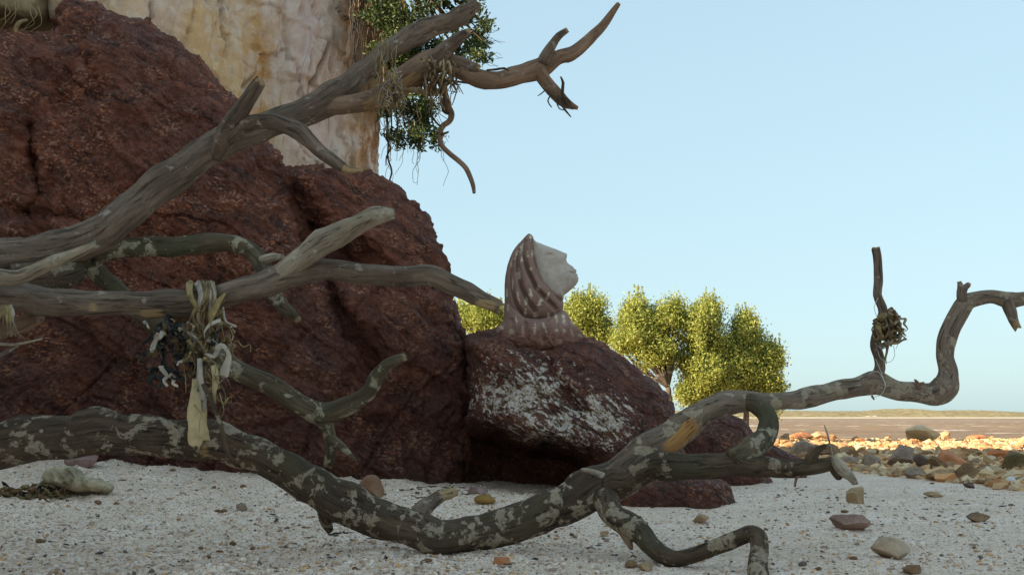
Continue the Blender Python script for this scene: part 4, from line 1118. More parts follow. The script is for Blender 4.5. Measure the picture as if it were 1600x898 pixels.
for k in range(16):
    x = rng.uniform(588, 690)
    limb('rootlet', curl(x, rng.uniform(150, 175), rng.normal(8, 10), rng.uniform(20, 80), 6, 6.35, .7, .3, 3, .03), [weed_olive, b_low][k % 2], str_, seg=4, lump=0)

# ------------------------------------------------------------------ foliage
def leaf_mat(name, a, b, trans=0.35, rough=0.5):
    t = NT(name)
    r = t.attr('tone', 'Fac')
    col = t.ramp(r, [(0.0, a), (1.0, b)])
    t.done(col, rough, None, 0.35)
    tr = t.n('ShaderNodeBsdfTranslucent', Color=col)
    mx = t.n('ShaderNodeMixShader', i0=trans)
    t.t.links.new(t.b.outputs[0], mx.inputs[1]); t.t.links.new(tr.outputs[0], mx.inputs[2])
    t.t.links.new(mx.outputs[0], t.out.inputs['Surface'])
    return t.m


def leaves(C, size, up=0.5, droop=None):
    """folded leaf quads at the points C; returns verts, faces, tone"""
    n = len(C)
    nrm = rng.normal(size=(n, 3)); nrm[:, 2] += up; nrm /= np.linalg.norm(nrm, axis=1)[:, None]
    a = rng.normal(size=(n, 3)); a -= (a * nrm).sum(1)[:, None] * nrm; a /= np.linalg.norm(a, axis=1)[:, None]
    b = np.cross(nrm, a)
    L = size * rng.uniform(0.7, 1.3, (n, 1)); W = L * 0.42
    V = np.stack([C - a * L * .5, C + b * W * .5 - nrm * W * .18, C + a * L * .5, C - b * W * .5 - nrm * W * .18], 1).reshape(-1, 3)
    k = np.arange(n)[:, None] * 4
    F_ = np.concatenate([k + np.array([[0, 1, 2]]), k + np.array([[0, 2, 3]])])
    return V, F_, np.repeat(rng.random(n), 4)


mang_leaf = leaf_mat('sunny_mangrove_leaf', (0.17, 0.22, 0.042), (0.46, 0.49, 0.13), 0.38)
mang_bark = bark('mangrove_bark', (0.16, 0.13, 0.10), (0.07, 0.06, 0.05), (0.3, 0.28, 0.25), 0.2, (0.4, 0.3, 0.2), 0.3)


def mangrove(base, forks, clumps, Y, label, per=105, seed=1):
    r_ = np.random.default_rng(seed)
    tr = thing('mangrove_tree', P(base[0], base[1], Y), label, 'tree', 'mangroves on the shore')
    bx, by = base
    fk = forks[0]
    limb('trunk', [(bx + 1, 697, 6, Y), (bx, max(by, 660), 5.2, Y), ((bx + fk[0]) / 2 + 1, (by + fk[1]) / 2, 4.2, Y), (fk[0], fk[1], 3.8, Y)], mang_bark, tr, step=.15, seg=9)
    pts = []
    ca_ = np.array(clumps, float)
    extra = []
    for _ in range(2 * len(clumps)):        # fill between neighbouring clumps so that the crown merges
        i_ = int(r_.integers(len(ca_))); d_ = np.hypot(ca_[:, 0] - ca_[i_, 0], ca_[:, 1] - ca_[i_, 1]); d_[i_] = 1e9
        j_ = int(np.argsort(d_)[int(r_.integers(2))])
        m_ = (ca_[i_] + ca_[j_]) / 2
        extra.append((m_[0] + r_.normal(0, 5), m_[1] + r_.normal(0, 5), m_[2] * r_.uniform(.5, .9), m_[3] * r_.uniform(.5, .9)))
    for (cx, cy, rx, ry) in list(clumps) + extra:
        yo = Y + r_.normal(0, .55) * rx / 40
        c0 = forks[int(r_.integers(len(forks)))]
        limb('branch', [(fk[0], fk[1], 2.6, Y), ((fk[0] + cx) / 2 + r_.normal(0, 4), (fk[1] + cy) / 2 + 4, 1.8, (Y + yo) / 2), (cx, cy, 1.0, yo), (cx + r_.normal(0, 3), cy - ry * .7, .4, yo)], mang_bark, tr, step=.2, seg=6, lump=.05)
        m = ppm(cx, cy, yo)
        cc = P(cx, cy, yo)
        ns = max(8, int(rx * ry / 30))
        d = r_.normal(size=(ns, 3)); d /= np.linalg.norm(d, axis=1)[:, None]
        rad = r_.uniform(.3, 1.2, (ns, 1)) ** .8
        sub = cc + d * rad * np.array([rx * m, rx * m * .95, ry * m])
        for s_ in sub:
            k = int(per * r_.uniform(.5, 1.3))
            pts.append(s_ + r_.normal(0, 1, (k, 3)) * np.array([.19, .19, .17]) + np.array([0, 0, .08]))
            # wispy top shoots
            if r_.random() < .4:
                k2 = k // 3
                h = r_.random((k2, 1))
                pts.append(s_ + np.concatenate([r_.normal(0, .06, (k2, 2)) * (1.2 - h), h * .85], 1))
    Cc = np.vstack(pts)
    Vl, Fl, tn = leaves(Cc, 0.13, 0.35)
    mk('crown', Vl, Fl, mang_leaf, tr, smooth=False, attrs={'tone': tn})
    return tr


MY = 45.0
mangrove((755, 560), [(752, 525)], [(735, 492, 24, 20), (765, 490, 22, 18), (715, 500, 18, 16), (785, 505, 18, 22), (750, 512, 30, 18)], MY + 3, 'bushy sunlit mangrove seen low between the big boulder and the statue', seed=3)
mangrove((925, 590), [(922, 545)], [(905, 492, 17, 17), (930, 490, 14, 18), (938, 505, 10, 20), (915, 512, 24, 22), (892, 500, 12, 18), (945, 525, 14, 20), (910, 480, 9, 10)], MY + 2, 'feathery sunlit mangrove just right of the statue shoulder', seed=4)
mangrove((1047, 655), [(1044, 605), (1052, 600)], [(990, 500, 22, 24), (1015, 515, 28, 28), (1000, 540, 26, 22), (980, 520, 18, 20), (1040, 500, 26, 22), (1060, 515, 22, 26), (1035, 545, 28, 20), (970, 545, 15, 14), (1025, 570, 24, 12), (995, 482, 9, 9), (1050, 484, 12, 10)],
         MY, 'tall leafy mangrove with a visible forked trunk', seed=5)
mangrove((1105, 670), [(1100, 620)], [(1090, 510, 26, 28), (1110, 500, 20, 26), (1085, 545, 28, 26), (1120, 540, 26, 28), (1095, 580, 30, 24), (1075, 600, 18, 20), (1080, 625, 18, 14), (1125, 580, 26, 24), (1110, 610, 30, 20), (1112, 482, 9, 9), (1060, 570, 14, 16)],
         MY + .5, 'dense yellow green mangrove in the middle of the clump with leaves to the ground', seed=6)
mangrove((1165, 670), [(1165, 620)], [(1165, 520, 20, 22), (1180, 540, 20, 20), (1150, 550, 22, 24), (1195, 560, 20, 18), (1160, 580, 28, 22), (1205, 585, 16, 15), (1185, 600, 24, 18), (1210, 605, 12, 10), (1150, 615, 24, 16), (1205, 640, 16, 9), (1190, 628, 20, 14), (1168, 502, 9, 9), (1210, 555, 8, 12)],
         MY + 1, 'rightmost mangrove with leaves drooping below the log', seed=7)

cliff_leaf = leaf_mat('dark_fig_leaf', (0.028, 0.044, 0.012), (0.080, 0.115, 0.03), 0.22)
ft = thing('cliff_tree', P(600, -90, 18.6), 'dark leafy fig growing over the cliff edge with roots hanging down', 'tree')
fy = 17.2
limb('trunk', [(480, -170, 26, 19.2), (540, -120, 24, 18.6), (600, -80, 20, 18.0), (680, -70, 14, 17.5)], b_low, ft, step=.08)
FC = [(600, 20, 30, 26), (618, 60, 26, 26), (640, 28, 20, 16), (600, 95, 18, 24), (672, 12, 22, 9), (700, 10, 7, 7), (650, 70, 32, 26), (690, 66, 24, 18), (640, 100, 34, 24), (690, 85, 24, 18), (668, 40, 22, 12), (725, 70, 22, 18), (742, 45, 14, 14), (755, 70, 10, 14), (738, 22, 18, 6), (748, 92, 12, 12), (720, 95, 16, 8), (757, 40, 6, 8),
      (640, 165, 26, 20), (625, 150, 20, 18), (650, 190, 24, 18), (640, 210, 20, 10), (668, 205, 14, 10), (656, 228, 7, 8), (672, 170, 14, 12), (612, 205, 10, 8), (600, 170, 12, 16), (680, 215, 7, 5), (622, 218, 7, 5), (660, -20, 60, 20), (600, -25, 40, 24), (740, -20, 30, 12)]
lp = []
for (cx, cy, rx, ry) in FC:
    yo = fy + rng.normal(0, .35)
    limb('branch', [(600 + (cx - 600) * .15, -75, 3.5, 17.9), (600 + (cx - 600) * .55, -70 + (cy + 75) * .45, 2.4, 17.5), (cx, cy - 4, 1.0, yo), (cx + rng.normal(0, 4), cy + ry * .7, .5, yo)], b_low, ft, step=.06, seg=6, lump=.06)
    m = ppm(cx, cy, yo); cc = P(cx, cy, yo)
    for _ in range(max(4, int(rx * ry / 26))):
        d = rng.normal(size=3) * .5
        s_ = cc + d * np.array([rx * m, .45, ry * m])
        k = int(rng.integers(22, 42))
        lp.append(s_ + rng.normal(0, 1, (k, 3)) * np.array([.065, .065, .05]))
Vl, Fl, tn = leaves(np.vstack(lp), 0.088, 0.4)
mk('crown', Vl, Fl, cliff_leaf, ft, smooth=False, attrs={'tone': tn})
for (x, y, ln, yy) in [(602, 175, 70, 17.3), (604, 180, 110, 17.3)]:
    limb('hanging_root', [(x, y - 40, 1.6, yy), (x + 1, y, 1.6, yy), (x + 3, y + ln * .35, 1.5, yy), (x + 2, y + ln * .6, 1.4, yy), (x + 8, y + ln * .8, 1.4, yy), (x + 2, y + ln, 1.2, yy), (x + 1, y + ln + 14, .8, yy)], b_low, ft, seg=6, lump=.12, step=.04)
for k in range(30):
    x = rng.uniform(546, 606); y = rng.uniform(-40, 10)
    limb('hanging_root', curl(x, y, rng.normal(0, 6), rng.uniform(70, 150), 7, 17.4, rng.uniform(.5, 1.1), .4, 2.0, .03), [weed_dark, b_low, b_low][k % 3], ft, seg=5, lump=0, step=.06)
for k in range(22):
    x = rng.uniform(578, 700); y = rng.uniform(150, 225)
    limb('hanging_root', curl(x, y, rng.normal(-2, 10), rng.uniform(40, 90), 7, 17.3, .5, .3, 3.0, .03), [b_low, weed_olive][k % 2], ft, seg=4, lump=0, step=.06)
for k in range(20):
    x, y = rng.uniform(742, 764), rng.uniform(40, 105)
    limb('twig', curl(x - 10, y, rng.uniform(18, 44), rng.normal(4, 8), 5, fy, .5, .22, 2.0, .03), b_low, ft, seg=4, lump=0, step=.06)

# ------------------------------------------------------------------ rocks
def ico(n):
    import bmesh
    bm = bmesh.new(); bmesh.ops.create_icosphere(bm, subdivisions=n, radius=1.0)
    V = np.array([v.co[:] for v in bm.verts]); F_ = np.array([[v.index for v in f.verts] for f in bm.faces]); bm.free()
    return V, F_


ICO3, ICO3F = ico(4)
ICO1, ICO1F = ico(1)
ICO2, ICO2F = ico(2)


def rock_geo(seed, cuts=14, rough=.06, base=None):
    r_ = np.random.default_rng(seed)
    V = (ICO3 if base is None else base).copy()
    for _ in range(cuts):
        d = r_.normal(size=3); d /= np.linalg.norm(d)
        h = r_.uniform(.42, .82)
        k = V @ d
        V = V - np.where(k > h, k - h, 0)[:, None] * d[None] * .94
    n = V / np.linalg.norm(V, axis=1)[:, None]
    V = V + n * (rough * fbm(V * 2.2 + seed, 4) + rough * .5 * fbm(V * 6 + seed, 3))[:, None]
    V -= (V.max(0) + V.min(0)) / 2
    V /= (V.max(0) - V.min(0))
    V[:, 2] += .5
    return V


t = NT('shore_rock')
p = t.pos()
rn = t.n('ShaderNodeObjectInfo').outputs['Random']
tint = t.ramp(rn, [(0.0, (0.319, 0.168, 0.081)), (0.25, (0.590, 0.337, 0.157)), (0.5, (0.472, 0.275, 0.145)), (0.7, (0.684, 0.418, 0.212)), (0.88, (0.590, 0.270, 0.111)), (1.0, (0.708, 0.500, 0.297))])
col = t.mix(t.ramp(t.noise(p, 2.6, 7, 0.7), [(0.36, 0.6), (0.58, 0)]), tint, (0.236, 0.122, 0.060))
col = t.mix(t.ramp(t.noise(p, 5, 6, 0.7), [(0.56, 0), (0.72, 0.55)]), col, (0.720, 0.510, 0.289))
shore = t.done(col, 0.9, t.bump(t.noise(p, 7, 8, 0.72), 0.9, 0.12), 0.2)


def stone_mat(name, a, b, c, s=2.4):
    t = NT(name); p = t.pos()
    col = t.ramp(t.noise(p, s, 7, 0.68), [(0.32, a), (0.52, b), (0.7, c)])
    return t.done(col, 0.85, t.bump(t.noise(p, 8, 8, 0.7), 0.8, 0.1), 0.25)


m_cream = stone_mat('cream_stone', (0.319, 0.195, 0.090), (0.609, 0.451, 0.314), (0.720, 0.586, 0.470))
m_rust = stone_mat('rusty_brown_stone', (0.17, 0.085, 0.05), (0.34, 0.185, 0.115), (0.42, 0.29, 0.20))
m_slab = stone_mat('pale_slab_stone', (0.46, 0.33, 0.18), (0.62, 0.50, 0.34), (0.70, 0.62, 0.48), 1.2)
m_pink = stone_mat('pinkish_stone', (0.203, 0.116, 0.090), (0.377, 0.232, 0.179), (0.551, 0.366, 0.280))
m_tan = stone_mat('tan_stone', (0.246, 0.152, 0.078), (0.493, 0.329, 0.185), (0.623, 0.439, 0.291))
m_orange = stone_mat('orange_stone', (0.348, 0.122, 0.056), (0.638, 0.250, 0.112), (0.696, 0.354, 0.190))
m_green = stone_mat('greenish_stone', (0.261, 0.207, 0.112), (0.478, 0.403, 0.269), (0.638, 0.525, 0.392))
m_moss = stone_mat('mossy_stone', (0.087, 0.067, 0.028), (0.189, 0.134, 0.062), (0.362, 0.232, 0.134))
m_dark = stone_mat('dark_stone', (0.080, 0.051, 0.040), (0.160, 0.104, 0.078), (0.275, 0.183, 0.134))
m_grey = stone_mat('grey_stone', (0.189, 0.134, 0.101), (0.362, 0.262, 0.196), (0.522, 0.378, 0.280))
m_brown = stone_mat('brown_stone', (0.131, 0.073, 0.039), (0.275, 0.159, 0.084), (0.406, 0.256, 0.146))
m_must = stone_mat('mustard_stone', (0.145, 0.079, 0.022), (0.377, 0.207, 0.056), (0.478, 0.293, 0.101))
m_purp = stone_mat('purplish_stone', (0.174, 0.104, 0.090), (0.334, 0.207, 0.185), (0.478, 0.329, 0.291))

PLACED = []


def rock_at(px, pyb, w, h, mat, label, seed, name='rock', cat='rock', rot=None, group=None, sink=.12, cuts=14, depth=.8):
    g = ground_at(px, pyb)
    m = ppm(px, pyb, g[1])
    V = rock_geo(seed, cuts)
    a = rng.uniform(-.5, .5) if rot is None else rot
    W, H = w * m, h * m / (1 - sink)
    V = V * np.array([W, W * depth, H])
    ca, sa = math.cos(a), math.sin(a)
    V = np.column_stack([V[:, 0] * ca - V[:, 1] * sa, V[:, 0] * sa + V[:, 1] * ca, V[:, 2]])
    loc = g + np.array([0, W * depth * .45, 0])
    loc[2] = float(gz(loc[0:1], loc[1:2])[0]) - sink * H
    o = mk(name, V + loc, ICO3F, mat, loc=loc, smooth=cuts < 6)
    PLACED.append((loc[0], loc[1], W))
    return prop(o, label, cat, group)


SH = 'rocks along the edge of the shade'
rock_at(1415, 731, 42, 36, m_grey, 'tall pointed grey rock standing in the rubble line', 11, group=SH)
rock_at(1443, 733, 24, 24, m_dark, 'small dark rock right of the tall pointed grey rock', 12, group=SH)
rock_at(1468, 736, 36, 26, m_brown, 'dark brown wedge of rock left of the orange rock', 13, group=SH)
rock_at(1493, 736, 42, 30, m_orange, 'rounded bright orange rock catching the sun', 14, group=SH, cuts=8)
rock_at(1517, 750, 38, 25, m_brown, 'olive brown block in front of the orange rock', 15, group=SH)
rock_at(1556, 746, 44, 17, m_green, 'long pale greenish stone lying in the rubble at right', 16, group=SH)
rock_at(1592, 738, 50, 32, m_moss, 'dark mossy rock at the right edge', 17, group=SH)
rock_at(1365, 731, 28, 22, m_grey, 'light grey stone left of the tall pointed rock', 18, group=SH)
rock_at(1332, 728, 34, 15, m_grey, 'broad low grey rock behind the splintered branch tip', 19, group=SH)
rock_at(1259, 714, 40, 26, m_grey, 'dull grey peaked rock left of the upright splinter', 20, group=SH)
rock_at(1300, 714, 34, 22, m_brown, 'brown rock behind the thin upright twig', 21, group=SH)
rock_at(1432, 747, 30, 16, m_grey, 'flat grey stone at the front of the rubble below the pointed rock', 22, group=SH)
rock_at(1472, 752, 40, 18, m_tan, 'buff stone below the dark brown wedge', 23, group=SH)
FARG = 'rocks on the sunlit shore'
rock_at(1452, 689, 54, 26, m_slab, 'large pale slab rock propped up on the sunlit shore', 31, group=FARG, cuts=9, rot=-.6, depth=.8, sink=.05)
rock_at(1478, 687, 18, 14, m_tan, 'smaller tan block leaning at the right of the pale slab', 32, group=FARG)
rock_at(1428, 689, 24, 15, m_tan, 'tan block under the left end of the pale slab', 33, group=FARG)
rock_at(1532, 687, 46, 9, m_orange, 'flat orange ledge on the sunlit shore at far right', 34, group=FARG, depth=.5)
rock_at(1285, 686, 34, 13, m_tan, 'low tan rock behind the thin twig on the sunlit shore', 35, group=FARG)
rock_at(1255, 688, 50, 14, m_orange, 'broad orange tan ledge near the water at left of the open shore', 36, group=FARG, depth=.5)
rock_at(1228, 690, 20, 14, m_tan, 'rounded tan rock at the left end of the sunlit shore', 37, group=FARG)
rock_at(1565, 718, 36, 17, m_orange, 'half lit orange brown rock behind the greenish stone', 38, group=FARG)
SG = 'stones lying on the shaded sand'
rock_at(1340, 787, 31, 25, m_tan, 'square tan stone alone on the sand below the splintered tip', 41, 'stone', 'stone', group=SG, cuts=9)
rock_at(1336, 831, 58, 24, m_pink, 'long pinkish brown stone lying on the sand', 42, 'stone', 'stone', group=SG, rot=.1)
rock_at(1398, 874, 62, 33, m_cream, 'angular cream stone near the bottom right', 43, 'stone', 'stone', group=SG, cuts=7, rot=-.2)
rock_at(1531, 815, 42, 14, m_brown, 'flat brown stone on the sand at right', 44, 'stone', 'stone', group=SG)
rock_at(1097, 819, 26, 14, m_tan, 'small sandy stone right of the crooked lower limb', 45, 'stone', 'stone', group=SG)
rock_at(1462, 777, 30, 8, m_tan, 'flat sandy cobble near the foot of the rubble', 46, 'stone', 'stone', group=SG)
rock_at(1428, 897, 36, 14, m_brown, 'low brown stone at the bottom edge below the cream stone', 47, 'stone', 'stone', group=SG)
rock_at(1010, 892, 24, 13, m_tan, 'knobbly tan stone near the bottom, under the crooked limb', 48, 'stone', 'stone', group=SG)
rock_at(578, 777, 38, 32, m_rust, 'angular rusty brown stone behind the log', 49, 'stone', 'stone', group=SG, cuts=7, rot=-.4)
rock_at(757, 789, 36, 14, m_must, 'smooth mustard yellow cobble on the sand behind the log', 50, 'stone', 'stone', group=SG, cuts=2)
rock_at(745, 772, 36, 11, m_purp, 'flat greyish purple stone beside the boulder gap', 51, 'stone', 'stone', group=SG)
rock_at(783, 884, 27, 12, m_orange, 'small salmon orange pebble in front of the log', 52, 'stone', 'stone', group=SG)
rock_at(120, 733, 54, 22, m_purp, 'purplish grey stone half buried under the log at left', 53, 'stone', 'stone', group=SG, cuts=6)
rock_at(1516, 762, 18, 9, m_dark, 'small black stone on the sand at right', 54, 'stone', 'stone', group=SG)
rock_at(945, 838, 15, 8, m_tan, 'tiny tan pebble beside the crooked limb', 55, 'stone', 'stone', group=SG)
rock_at(375, 803, 20, 13, m_grey, 'small bluish grey stone in the sand below the log at left', 56, 'stone', 'stone', group=SG)

# the rest of the rubble: single rocks sharing a few meshes, then finer stones as one mass
protos = []
for k in range(9):
    me = mesh_of('rubble_rock', rock_geo(100 + k, 17, .05, ICO2 if k > 5 else None), ICO2F if k > 5 else ICO3F, shore, smooth=False)
    protos.append(me)
first = None
cand = []
for _ in range(5000):
    y = 11.5 + (62 - 11.5) * rng.random() ** 1.25
    x = rng.uniform(4.0, 0.56 * y + 1.5)
    if rubble_mask(np.array([x]), np.array([y]))[0] < .55 + rng.random() * .4: continue
    if y < 13 and x < 5: continue
    dens = .15 + .85 * float(np.clip(1 - abs(y - 20 + (x - 6) * .25) / 4.5, 0, 1))
    far = y > 24
    if rng.random() > (dens if not far else .5): continue
    s = (rng.lognormal(-2.05, .42) if not far else rng.lognormal(-1.85, .5))
    s = float(np.clip(s, .09, .45))
    if x / y > .5: continue
    if any((x - a) ** 2 + (y - b) ** 2 < (.45 * (s + c)) ** 2 for a, b, c in PLACED): continue
    PLACED.append((x, y, s))
    cand.append((s / y, x, y, s))
cand.sort(reverse=True)
cand = cand[:235]
lab_near = 'rough brown rock among the rubble at the edge of the shaded sand'
lab_far = 'rough tan rock scattered over the sunlit shore flat'
for k, (_, x, y, s) in enumerate(cand):
    if first is None:
        first = bpy.data.objects.new('rock', protos[0]); o = first
    else:
        o = first.copy(); o.data = protos[k % 9]
    COL.objects.link(o)
    hgt = s * rng.uniform(.4, .75)
    o.scale = (s * rng.uniform(.9, 1.35), s * rng.uniform(.7, 1.0), hgt)
    o.rotation_euler = (rng.normal(0, .12), rng.normal(0, .12), rng.uniform(0, 6.28))
    o.location = (x, y, float(gz(np.array([x]), np.array([y]))[0]) - .16 * hgt)
    prop(o, lab_near if y < 23 else lab_far, 'rock', 'rough rocks of the shaded rubble' if y < 23 else 'rough rocks of the sunlit flat')


def scatter(name, XY, size, mat, pal, squash=.6, base=None, kind='stuff', lift=.2, smooth=True):
    Bv, Bf = (ICO1, ICO1F) if base is None else base
    n, m = len(XY), len(Bv)
    A = rng.uniform(0, 6.28, n); B = rng.normal(0, .35, n)
    sx = size * rng.uniform(.7, 1.4, n); sy = size * rng.uniform(.6, 1.0, n); sz = size * squash * rng.uniform(.6, 1.3, n)
    W = Bv[None] * (1 + (.16 if smooth else .24) * rng.normal(size=(n, m, 1)))
    W = W * np.stack([sx, sy, sz], -1)[:, None]
    c, s = np.cos(B)[:, None], np.sin(B)[:, None]
    W = np.stack([W[..., 0] * c - W[..., 2] * s, W[..., 1], W[..., 0] * s + W[..., 2] * c], -1)
    c, s = np.cos(A)[:, None], np.sin(A)[:, None]
    W = np.stack([W[..., 0] * c - W[..., 1] * s, W[..., 0] * s + W[..., 1] * c, W[..., 2]], -1)
    z = gz(XY[:, 0], XY[:, 1])
    W = W + np.stack([XY[:, 0], XY[:, 1], z + lift * size], -1)[:, None]
    f_ = (Bf[None] + (np.arange(n) * m)[:, None, None]).reshape(-1, 3)
    pal = np.array(pal)
    tint = pal[rng.integers(0, len(pal), n)] * rng.uniform(.75, 1.2, (n, 1))
    o = mk(name, W.reshape(-1, 3), f_, mat, loc=(0, 0, 0), smooth=smooth, attrs={'tint': np.repeat(tint, m, 0)})
    return prop(o, kind=kind)


t = NT('tinted_grit')
p = t.pos()
gm = t.done(t.mix(t.math('MULTIPLY', t.noise(p, 60, 3), .15), t.attr('tint', 'Color'), (0.25, 0.2, 0.17)), 0.8, t.bump(t.noise(p, 150, 3), .4, .004), .25)
n_ = 15000
y = 11.5 + 46 * rng.random(n_) ** 1.6; x = 3.8 + rng.random(n_) * (0.52 * y - 3.0)
mk_ = rubble_mask(x, y + .6 * rng.normal(size=n_)) > .3
o = scatter('small_rubble', np.column_stack([x, y])[mk_], np.clip(rng.lognormal(-2.95, .5, n_), .02, .16)[mk_], gm,
            [(.60, .36, .17), (.68, .45, .24), (.46, .27, .13), (.72, .53, .32), (.62, .31, .13), (.32, .20, .11), (.64, .46, .28)], .6, (ICO1, ICO1F), smooth=False)
prop(o, 'small broken stones filling the rubble shore', 'rubble')
n_ = 30000
y = 5.0 * (13.0 / 5.0) ** (rng.random(n_) ** 1.15); x = rng.uniform(-.52, .52, n_) * y
x = np.where((x > .5) & (rng.random(n_) < .45), rng.uniform(-.52, .05, n_) * y, x)
o = scatter('shell_grit', np.column_stack([x, y]), np.clip(rng.lognormal(-4.95, .48, n_), .0028, .023), gm,
            [(0.760, 0.598, 0.486), (0.820, 0.703, 0.603), (0.600, 0.427, 0.297), (0.680, 0.513, 0.414), (0.520, 0.380, 0.297), (0.700, 0.475, 0.279), (0.420, 0.294, 0.225), (0.800, 0.665, 0.558), (0.820, 0.684, 0.576), (0.150, 0.109, 0.090), (0.560, 0.304, 0.135), (0.460, 0.342, 0.279), (0.720, 0.570, 0.468), (0.760, 0.627, 0.522)], .6, (ICO1[:12] if False else ICO1, ICO1F))
prop(o, 'coarse shell grit and tiny pebbles covering the sand', 'grit')

# mussel shells, dark weed scraps and pebbles that can be told apart
t = NT('mussel_shell')
p = t.pos()
mus_m = t.done(t.ramp(t.noise(p, 2.5, 4), [(0.4, (0.018, 0.018, 0.024)), (0.65, (0.055, 0.055, 0.085))]), 0.35, t.bump(t.noise(t.mapv(p, (3, 14, 3)), 3, 3), .3, .05), .5)


def mussel_mesh():
    V, F_ = ICO2.copy(), ICO2F
    x = V[:, 0]
    w = .42 * (1 - .55 * ss(.2, 1.0, x)) * 1.0
    V[:, 1] *= w + .05
    V[:, 1] += .08 * np.cos(x * 1.6)
    V[:, 2] = np.where(V[:, 2] > 0, V[:, 2] * .30, V[:, 2] * .03) * (1 - .3 * x ** 2) + .02
    return mesh_of('mussel_shell', V, F_, mus_m)


def scrap_mesh(seed):
    r_ = np.random.default_rng(seed)
    C = np.cumsum(np.vstack([[0, 0, 0], r_.normal(0, .28, (5, 3)) * np.array([1, .7, .25]) + np.array([.35, 0, 0])]), 0)
    C[:, 0] -= C[:, 0].mean(); C[:, 2] = np.abs(C[:, 2]) * .5 + .05
    q = catmull(np.column_stack([C, np.array([.08, .22, .25, .2, .2, .06])]), .12)
    V, f_, at = tube_geo(q[:, :3], q[:, 3], seg=8, lump=.25, lfreq=3, flat=.35, twist=r_.uniform(-2, 2), seed=seed)
    return mesh_of('weed_scrap', V, f_, weed_dark if seed % 2 else m_dark)


mm = mussel_mesh()
scraps = [scrap_mesh(s) for s in range(6)]
fm = None
spec = [(155, 865, 24, 'dark blue mussel shell lying open side down at the lower left'), (103, 851, 17, None), (760, 866, 9, None), (302, 604 + 260, 7, None),
        (924, 857, 18, 'black mussel shell beside the crooked lower limb'), (899, 850, 10, None), (936, 852, 13, None), (530, 863, 13, None), (515, 871, 11, None), (372, 798, 12, None), (195, 768, 12, None), (203, 765, 8, None), (840, 867, 8, None), (985, 880, 9, None)]
for _ in range(44):
    Yr = rng.uniform(5.2, 10.5); xr_ = rng.uniform(-.42, .42) * Yr
    spec.append((800 + xr_ / Yr * F, 652 + CAMH / Yr * F - 3, rng.uniform(5, 10), None))
GM = 'mussel shells strewn over the sand'
for (a, b, w, lab) in spec:
    g = ground_at(a, b); s = w * ppm(a, b, g[1]) / 2
    if fm is None:
        fm = bpy.data.objects.new('mussel_shell', mm); o = fm
    else:
        o = fm.copy()
    COL.objects.link(o); o.location = (g[0], g[1], g[2] + .001); o.scale = (s,) * 3
    o.rotation_euler = (rng.normal(0, .25), rng.normal(0, .2), rng.uniform(-.9, .9))
    prop(o, lab or 'tiny dark mussel shell fragment strewn on the sand', 'shell', GM)
fs = None
GS = 'black weed scraps on the sand'
spots = []
for (cx, cy, n, sx, sy) in ((455, 808, 12, 24, 7), (655, 772, 22, 38, 6), (700, 765, 14, 22, 4), (470, 840, 6, 30, 10), (145, 742, 5, 30, 8), (560, 845, 7, 26, 8), (1345, 800, 10, 40, 14), (1480, 800, 12, 60, 20), (1250, 780, 12, 50, 12), (1440, 850, 12, 70, 22), (1545, 790, 8, 40, 8),
                        (300, 800, 8, 70, 18), (250, 835, 6, 60, 18), (80, 850, 5, 60, 20), (700, 880, 5, 80, 8), (860, 870, 6, 60, 10), (1120, 800, 6, 30, 12)):
    for _ in range(n):
        spots.append((cx + rng.normal(0, sx), min(895, cy + rng.normal(0, sy)), rng.uniform(5, 12) * (1.9 if sy < 8.5 and cx < 720 else 1.1)))
for k, (a, b, w) in enumerate(spots):
    if b < 735 + (0 if a > 600 else -10): continue
    g = ground_at(a, b); s = w * ppm(a, b, g[1]) / 1.6
    if fs is None:
        fs = bpy.data.objects.new('weed_scrap', scraps[0]); o = fs
    else:
        o = fs.copy(); o.data = scraps[k % 6]
    COL.objects.link(o); o.location = tuple(g + np.array([0, 0, .001])); o.scale = (s, s, s * .7)
    o.rotation_euler = (0, 0, rng.uniform(-3.1, 3.1))
    prop(o, 'small scrap of black dried weed lying on the sand', 'weed', GS)
# pebbles one can pick out
peb = [mesh_of('pebble', rock_geo(300 + k, 5, .05, ICO2), ICO2F, shore) for k in range(4)]
fp = None
for k in range(150):
    Yr = 5.2 * (14 / 5.2) ** rng.random(); xr_ = rng.uniform(-.46, .47) * Yr
    s = float(np.clip(rng.lognormal(-3.45, .4), .015, .085))
    if fp is None:
        fp = bpy.data.objects.new('pebble', peb[0]); o = fp
    else:
        o = fp.copy(); o.data = peb[k % 4]
    COL.objects.link(o)
    o.scale = (s * rng.uniform(.9, 1.3), s * .85, s * .55); o.rotation_euler = (0, 0, rng.uniform(0, 6))
    o.location = (xr_, Yr, float(gz(np.array([xr_]), np.array([Yr]))[0]) - .1 * s)
    prop(o, 'small rounded pebble lying loose on the shaded sand', 'pebble', 'pebbles on the shaded sand')

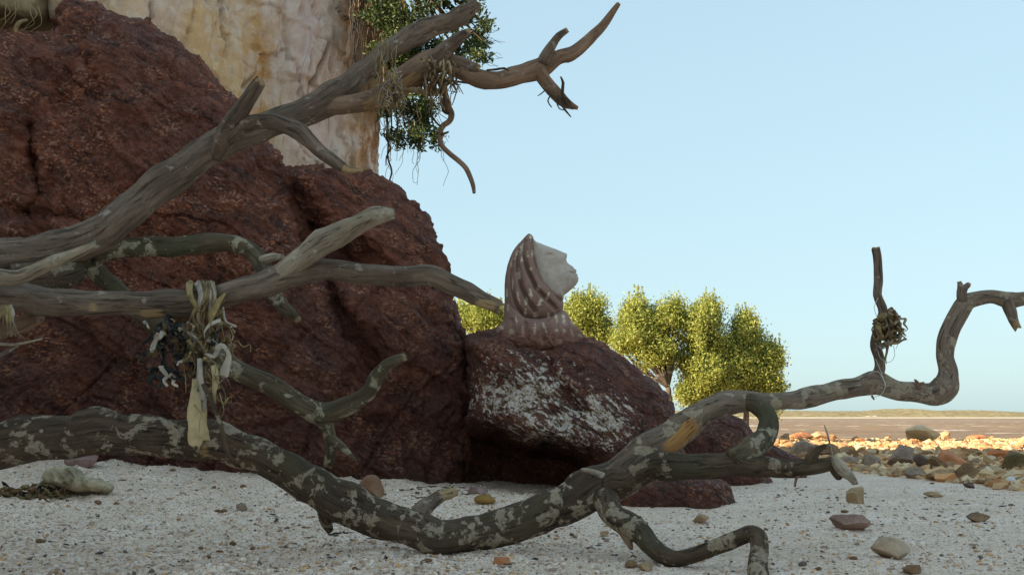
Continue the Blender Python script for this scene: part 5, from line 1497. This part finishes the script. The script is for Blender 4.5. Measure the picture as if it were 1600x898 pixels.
# crumpled sack and weed at the left, litter at the right
g = ground_at(120, 772)
sack_poly = [(66, 742), (72, 734), (88, 729), (104, 728), (116, 732), (126, 742), (140, 747), (158, 750), (172, 757), (176, 765), (168, 770), (150, 767), (128, 768), (104, 764), (84, 758), (68, 752)]
sack_m = plain('grey_green_sackcloth', (0.36, 0.29, 0.19), 0.85, 0.5, 8, 0.6)
V, f, n, ppx, ppy = swell(sack_poly, (118, 750), g[1], lambda r, a, b: (.12 - .03 * np.exp(-(line_d(a, b, [(84, 734), (104, 760)]) / 3) ** 2) - .025 * np.exp(-(line_d(a, b, [(98, 730), (112, 745), (110, 766)]) / 2.5) ** 2)) - .04 * np.exp(-(line_d(a, b, [(122, 738), (136, 768)]) / 4) ** 2), 160, 40, 2.2, back=.2)
V = V + n * (.018 * fbm(V * np.array([3, 5, 9]) + V[:, :1] * 3, 3, ridge=True) + .008 * fbm(V * 22, 3) - .01)[:, None]
prop(mk('sack', V, f, sack_m, loc=P(118, 768, g[1])), 'crumpled grey green sack half buried in the sand under the log at left', 'sack')
wd = thing('seaweed_clump', ground_at(50, 778), 'matted clump of brown seaweed beside the crumpled sack', 'seaweed')
for k in range(70):
    a, b = rng.normal(38, 30), rng.normal(768, 6)
    if k % 3 == 0: a = rng.normal(75, 14); b = rng.normal(768, 5)
    g = ground_at(a, min(b + 4, 782)); yy = g[1] - .05
    limb('seaweed_strand', [(a, b, 2.2, yy), (a + rng.normal(4, 6), b + rng.normal(0, 4), 3, yy - .03), (a + rng.normal(10, 8), b + rng.normal(1, 4), 2.6, yy), (a + rng.normal(16, 8), b + rng.normal(2, 4), 1.0, yy + .02)], [weed_brown, weed_dark, weed_brown, weed_olive][k % 4], wd, seg=6, flat=.4, twist=2, lump=.2)
st = thing('straw', ground_at(58, 765), 'pale bent straw stuck in the seaweed clump', 'straw')
limb('stalk', [(52, 768, 1.1, ground_at(58, 765)[1] - .12), (60, 757, 1.2, ground_at(58, 765)[1] - .13), (67, 748, 1, ground_at(58, 765)[1] - .12)], wire, st, seg=6, lump=0)
rock_at(1583, 759, 15, 14, plain('white_litter', (0.62, 0.62, 0.64), .35, .1, 3, .1), 'small round white piece of litter at the right edge of the rubble', 61, 'litter', 'litter', cuts=0)
rock_at(1203, 721, 13, 9, plain('white_scrap', (0.66, 0.66, 0.68), .5, .1, 3, .1), 'white scrap lying behind the log under the looped branch', 62, 'litter', 'litter', cuts=4)
